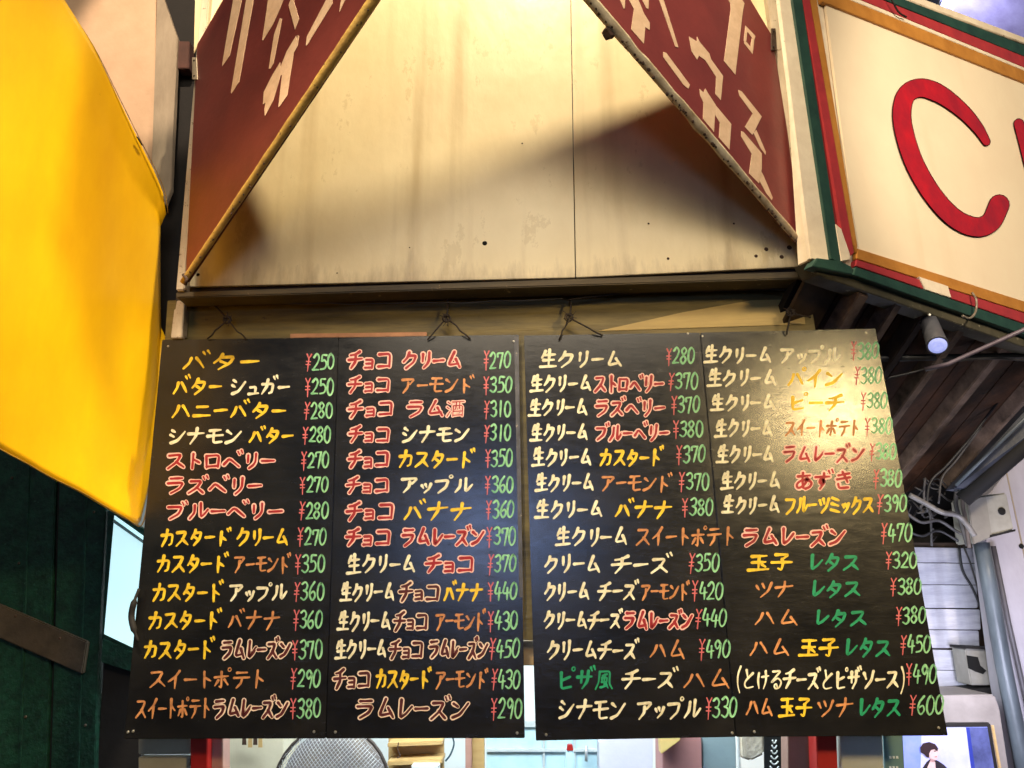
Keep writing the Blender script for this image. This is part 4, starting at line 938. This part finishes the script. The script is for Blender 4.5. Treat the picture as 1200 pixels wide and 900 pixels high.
# background dark wall behind the roof
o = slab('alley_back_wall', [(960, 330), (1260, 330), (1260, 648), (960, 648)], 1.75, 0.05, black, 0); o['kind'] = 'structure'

# spotlight
sp = thing('spotlight', oy(1085, 362, 0.12), 'small grey cylindrical spotlight with a glowing bluish lens under the rafters', 'lamp')
a = oy(1086, 370, 0.16); b = oy(1098.5, 404, 0.02)
ax = (b-a).normalized()
tube('lamp_body', [a-ax*0.004, a, a+(b-a)*0.15, a+(b-a)*0.2, b, b+ax*0.002], [0.012, 0.021, 0.022, 0.024, 0.0275, 0.0275], lampm, 20, parent=sp, smooth=False)
tube('lens_rim', [b, b+ax*0.006], 0.0285, lampm, 20, parent=sp)
disc('lens', b+ax*0.006, 0.024, lens_m, ax, 0.004, 20, parent=sp)
tube('bracket', [a, oy(1080, 362, 0.17), oy(1062, 358, 0.18)], 0.006, lampm, 8, parent=sp)
disc('bracket_bolt', oy(1089, 369, 0.09), 0.005, screw_m, (0, -1, 0), 0.003, parent=sp)
lamp('spotlight_glow', 'SPOT', b+ax*0.02, b+ax, 0.6, (0.6, 0.66, 1.0), 0.02, R(90), 0.6)

# ------------------------------------------------------------------ right: siding, wall, pipe, boxes, television
YW = 1.25
sw = thing('siding_wall', oy(1090, 830, YW), 'lavender white wall of wide horizontal boards right of the right menu board', 'wall')
rows = [(640, 657), (658.5, 683), (684.5, 711), (712.5, 736), (737.5, 758), (759.5, 783), (784.5, 811)]
for i, (v0, v1) in enumerate(rows):
    xr = 1148+random.uniform(-2, 2) if v1 < 760 else 1136-(v1-760)*0.05
    d = random.uniform(-1, 1)
    prism('siding_plank', [oy(1000, v1+1, YW), oy(xr, v1+2+d, YW), oy(xr-1, v0+2+d, YW), oy(1000, v0, YW)], (0, 0.02, 0), lav, 0.003, parent=sw)
slab('backing', [(1000, 636), (1180, 636), (1190, 1000), (1000, 1000)], YW+0.025, 0.03, darkwood, 0, parent=sw)
tube('wall_cable', catmull([oy(1124, 640, 1.2), oy(1128, 668, 1.2), oy(1140, 690, 1.2), oy(1150, 715, 1.2), oy(1156, 742, 1.2)], 5), 0.005, cable_d, 6, label='black cable curving down the lavender boards to the grey pipe', cat='cable')
tube('wall_cable', catmull([oy(1129, 640, 1.21), oy(1137, 660, 1.21), oy(1146, 690, 1.21), oy(1158, 730, 1.21)], 5), 0.0035, cable_m, 6, label='grey cable beside the black cable on the lavender boards', cat='cable')
mb = thing('meter_box', oy(1150, 805, 1.15), 'old brown grey metal box with a torn dark opening beside the lavender boards', 'box')
prism('box_body', [oy(1131, 760, 1.12), oy(1166, 762, 1.12), oy(1170, 803, 1.12), oy(1138, 803, 1.12)], (0, 0.1, 0), boxm, 0.004, parent=mb)
prism('torn_opening', [oy(1133, 768, 1.117), oy(1146, 770, 1.117), oy(1149, 780, 1.117), oy(1156, 786, 1.117), oy(1152, 790, 1.117), oy(1143, 787, 1.117), oy(1135, 783, 1.117)], (0, 0.002, 0), hole_m, 0, parent=mb)
prism('lid_edge', [oy(1129, 757, 1.11), oy(1168, 759, 1.11), oy(1168, 762, 1.11), oy(1129, 760, 1.11)], (0, 0.1, 0), black, 0, parent=mb)
isl('shelf_rail', [(1106, 810), (1168, 806), (1170, 812), (1106, 815)], 1.10, 0.12, black, 'black rail under the metal box, above the television housing', 'rail')
# television housing
tv = thing('television', oy(1120, 960, 0.85), 'wall television in a pale housing showing a dark haired person on a blue stage', 'television')
prism('housing', [oy(1095, 815, 0.88), oy(1166, 814, 0.88), oy(1172, 830, 0.88), oy(1196, 990, 0.88), oy(1050, 990, 0.88), oy(1050, 815, 0.88)], (0, 0.25, 0), mat('cream_grey_housing', (0.34, 0.29, 0.26), (0.22, 0.185, 0.165), 7, 0.5, spot=0.7, spotc=(0.25, 0.2, 0.17), spots=20), 0.006, parent=tv)
prism('bezel', [oy(1050, 848, 0.86), oy(1161, 847, 0.86), oy(1185, 990, 0.86), oy(1050, 990, 0.86)], (0, 0.03, 0), bezel, 0.004, parent=tv)
prism('gold_trim', [oy(1162, 850, 0.875), oy(1165, 850, 0.875), oy(1189, 990, 0.875), oy(1186, 990, 0.875)], (0, 0.01, 0), goldwood, 0.001, parent=tv)
def emis(name, c1, c2, sc, st):
    m = mat(name, c1, c2, sc, 0.3, bump=0)
    nt = m.node_tree; b = nt.nodes['Principled BSDF']; l = b.inputs['Base Color'].links[0].from_socket
    nt.links.new(l, b.inputs['Emission Color']); b.inputs['Emission Strength'].default_value = st; return m
prism('screen', [oy(1052, 853, 0.855), oy(1157, 852, 0.855), oy(1179, 990, 0.855), oy(1052, 990, 0.855)], (0, 0.004, 0), emis('stage_light', (0.22, 0.25, 0.62), (0.10, 0.16, 0.55), 7, 0.75), 0, parent=tv)
pic = lambda nm, px, d, m: prism(nm, [oy(u, v, 0.8535-d) for u, v in px], (0, 0.0008, 0), m, 0, parent=tv)
pic('screen_backdrop', [(1080, 852.5), (1133, 852.5), (1143, 940), (1078, 940)], 0, emis('pale_stage', (0.42, 0.40, 0.70), (0.30, 0.30, 0.62), 12, 0.8))
pic('screen_curtain', [(1133, 852.5), (1157, 852.5), (1172, 940), (1146, 940)], 0, emis('dark_stage', (0.10, 0.11, 0.28), (0.03, 0.035, 0.09), 10, 0.6))
pic('screen_stripe', [(1132, 852.5), (1136, 852.5), (1148, 940), (1143, 940)], 0.001, emis('deep_blue', (0.03, 0.04, 0.25), (0.02, 0.03, 0.2), 10, 0.6))
skin = emis('screen_skin', (0.62, 0.40, 0.38), (0.5, 0.3, 0.3), 30, 0.7); hairm = emis('screen_hair', (0.035, 0.016, 0.02), (0.02, 0.01, 0.012), 30, 0.6); cl = emis('screen_jacket', (0.03, 0.022, 0.028), (0.02, 0.015, 0.02), 30, 0.5)
pic('screen_jacket', [(1080, 902), (1086, 893), (1092, 888), (1100, 892), (1106, 896), (1112, 902), (1124, 940), (1070, 940)], 0.002, cl)
pic('screen_shirt', [(1091, 890), (1096, 893), (1099, 940), (1088, 940), (1087, 899)], 0.003, skin)
pic('screen_face', [(1087, 878), (1090, 873), (1097, 873), (1099.5, 878), (1100, 882), (1098.5, 885), (1099, 888), (1096.5, 891), (1092, 891), (1088, 886)], 0.0045, skin)
pic('screen_eye', [(1094.5, 879.8), (1097, 879.5), (1097, 880.6), (1094.5, 880.9)], 0.0055, hairm)
pic('screen_mouth', [(1095.5, 886.6), (1098, 886.2), (1098, 887.1), (1095.5, 887.5)], 0.0055, emis('screen_lip', (0.35, 0.1, 0.1), (0.3, 0.08, 0.08), 30, 0.6))
pic('screen_neck_shade', [(1090.5, 889), (1096, 890.5), (1094, 893), (1090, 892)], 0.0056, emis('screen_shade', (0.35, 0.2, 0.2), (0.3, 0.16, 0.16), 30, 0.6))
pic('screen_hair', [(1079, 882), (1078.5, 876), (1082, 871), (1089, 869.5), (1096, 872), (1099.5, 877), (1098.5, 880.5), (1095, 878), (1091, 879), (1089, 883), (1089, 888), (1086, 887.5), (1083, 884)], 0.006, hairm)
# right wall
rw = thing('side_wall', oy(1190, 1000, 0.95), 'lavender grey plaster wall at the right edge behind the grey pipe', 'wall')
prism('wall_slab', [oy(1150, 590, 0.98), oy(1260, 455, 0.98), oy(1330, 455, 0.98), oy(1330, 1000, 0.98), oy(1216, 1000, 0.98), oy(1178, 800, 0.98)], (0, 0.1, 0), wallr, 0.002, parent=rw)
prism('joint_strip', [oy(1176, 540, 0.978), oy(1177.5, 540, 0.978), oy(1225, 760, 0.978), oy(1223, 760, 0.978)], (0, 0.003, 0), greystrip, 0, parent=rw)
disc('wall_hole', oy(1197, 640, 0.977), 0.010, hole_m, parent=rw)
tube('drain_pipe', [oy(1150, 636, 0.90), oy(1160, 690, 0.90), oy(1176, 780, 0.90), oy(1196, 880, 0.90), oy(1204, 930, 0.90)], 0.027, pipe_m, 20, label='upright blue grey pipe running down the right wall beside the television', cat='pipe', smooth=False)
tube('thin_pipe', [oy(1164, 640, 0.95), oy(1182, 730, 0.95), oy(1200, 810, 0.95), oy(1216, 880, 0.95)], 0.009, mat('dark_pipe', (0.10, 0.09, 0.10), (0.05, 0.045, 0.05), 9, 0.5), 8, label='thin dark pipe along the wall right of the thick grey pipe', cat='pipe')
# junction box
jb = thing('junction_box', oy(1165, 640, 0.75), 'square grey junction box with a round black hole on the right wall', 'junction box')
def jq(px, y): return [oy(u, v, y) for u, v in px]
prism('cover', jq([(1134, 583), (1180, 577), (1189, 621), (1141, 637)], 0.80), (0, 0.12, 0), boxm, 0.006, parent=jb)
prism('side_flange', jq([(1134, 585), (1156, 581), (1163, 629), (1141, 638)], 0.795), (0, 0.01, 0), mat('darker_box', (0.26, 0.235, 0.2), (0.18, 0.16, 0.14), 12, 0.5), 0.003, parent=jb)
disc('cable_hole', oy(1174, 599, 0.797), 0.014, hole_m, h=0.003, n=18, parent=jb)
prism('seam', jq([(1160, 627), (1190, 620), (1190, 622.5), (1160, 630)], 0.794), (0, 0.004, 0), black, 0, parent=jb)
cabs = [
 ([(1066, 580), (1085, 590), (1103, 600), (1122, 604), (1134, 616), (1142, 628)], 0.72, 0.0095, mat('pale_cable', (0.22, 0.20, 0.19), (0.10, 0.09, 0.09), 20, 0.4), 'thick pale cable running from behind the right board to the junction box'),
 ([(1060, 600), (1080, 612), (1100, 610), (1120, 622), (1140, 632)], 0.85, 0.006, cable_m, 'grey cable below the thick pale cable'),
 ([(1084, 560), (1083, 585), (1090, 604), (1092, 640)], 0.9, 0.0045, cable_m, 'thin cable hanging straight down behind the cable tangle'),
 ([(1170, 470), (1140, 510), (1110, 545), (1090, 566), (1086, 600)], 0.8, 0.005, cable_d, 'dark cable coming down the rafters from the right'),
 ([(1150, 500), (1120, 540), (1104, 560), (1100, 590)], 0.82, 0.004, cable_m, 'grey cable beside the dark one under the rafters'),
 ([(1122, 568), (1120, 590), (1126, 612), (1134, 640)], 0.78, 0.008, cable_m, 'grey upright cable left of the junction box'),
 ([(1130, 570), (1128, 590), (1132, 612), (1136, 642)], 0.77, 0.007, mat('brown_cable', (0.13, 0.10, 0.09), (0.08, 0.06, 0.05), 20), 'brown upright cable against the junction box'),
 ([(1060, 620), (1080, 628), (1100, 622), (1126, 636)], 0.9, 0.005, cable_d, 'black cable at the bottom of the tangle above the lavender boards')]
for px, y, r, m_, lb in cabs: tube('cable', catmull([oy(u, v, y) for u, v in px], 6), r, m_, 8, label=lb, cat='cable', group='cables by the junction box')
bm = bmesh.new()
for i in range(16):
    u0, v0 = random.uniform(1055, 1130), random.uniform(560, 630)
    pts = [(u0, v0)]
    for j in range(4): pts.append((pts[-1][0]+random.uniform(-12, 16), pts[-1][1]+random.uniform(-12, 14)))
    bm_tube(bm, catmull([oy(u, v, 1.0+random.uniform(0, .1)) for u, v in pts], 4), random.uniform(0.002, 0.005), 5)
link('wire_tangle', tome(bm, 'wire_tangle'), cable_m, label='dusty tangle of thin wires in the dark corner left of the junction box', cat='wires', kind='stuff')

# ------------------------------------------------------------------ arcade roof, top right
ar = thing('arcade_roof', oy(1150, 80, 2.6), 'violet grey metal arcade roof seen above the striped sign', 'roof')
prism('roof_sheet', [oy(1000, 140, 2.6), oy(1300, 140, 2.6), oy(1300, -120, 2.6), oy(1088, -120, 2.6), oy(1085, 30, 2.6)], (0, 0.04, 0), roofm, 0, parent=ar)
prism('roof_sheet', [oy(1000, 60, 2.62), oy(1082, 60, 2.62), oy(1084, -120, 2.62), oy(1000, -120, 2.62)], (0, 0.04, 0), mat('pale_violet_sheet', (0.45, 0.42, 0.58), (0.36, 0.33, 0.48), 6, 0.3), 0, parent=ar)
prism('black_beam', [oy(1066, 40, 2.3), oy(1086, 50, 2.3), oy(1112, -20, 2.3), oy(1088, -30, 2.3)], (0, 0.15, 0), black, 0.004, parent=ar)
tube('pale_tube', [oy(1089, 40, 2.2), oy(1108, -20, 2.2)], 0.01, steel, 8, parent=ar)
tube('roof_cord', [oy(1192, 60, 2.2), oy(1198, 80, 2.2)], 0.02, black, 8, parent=ar)

# small things on the kitchen side
bt = thing('sauce_bottle', oy(668, 990, 1.0), 'slim clear bottle with a red cap standing before the frosted window', 'bottle')
slab('bottle_body', [(664, 880), (672, 880), (674, 892), (674, 990), (662, 990), (662, 892)], 1.0, 0.04, glass_i, 0.006, parent=bt)
slab('cap', [(665, 873), (671, 873), (672, 880), (664, 880)], 1.0, 0.03, redpost, 0.002, parent=bt)
tube('window_handle', [oy(687, 874, 1.17), oy(687, 892, 1.17)], 0.006, steel, 8, parent=iw)
for a_, b_ in ((846, 852), (878, 881)):
    slab('transom', [(570, a_), (700, a_), (700, b_), (570, b_)], 1.185, 0.02, mat('pale_transom', (0.62, 0.68, 0.70)), 0, parent=iw)
for (u, v) in ((14, 560), (110, 600), (22, 660), (100, 850), (30, 840)):
    disc('rivet', oy(u, v, YG-0.001), 0.0045, brownbar, h=0.003, parent=gs)
for (u0, u1) in ((28, 31), (96, 99)):
    prism('pressed_rib', [oy(u0+6, 470, YG-0.004), oy(u1+6, 470, YG-0.004), oy(u1-10, 1000, YG-0.004), oy(u0-10, 1000, YG-0.004)], (0, 0.006, 0), green_d, 0.001, parent=gs)
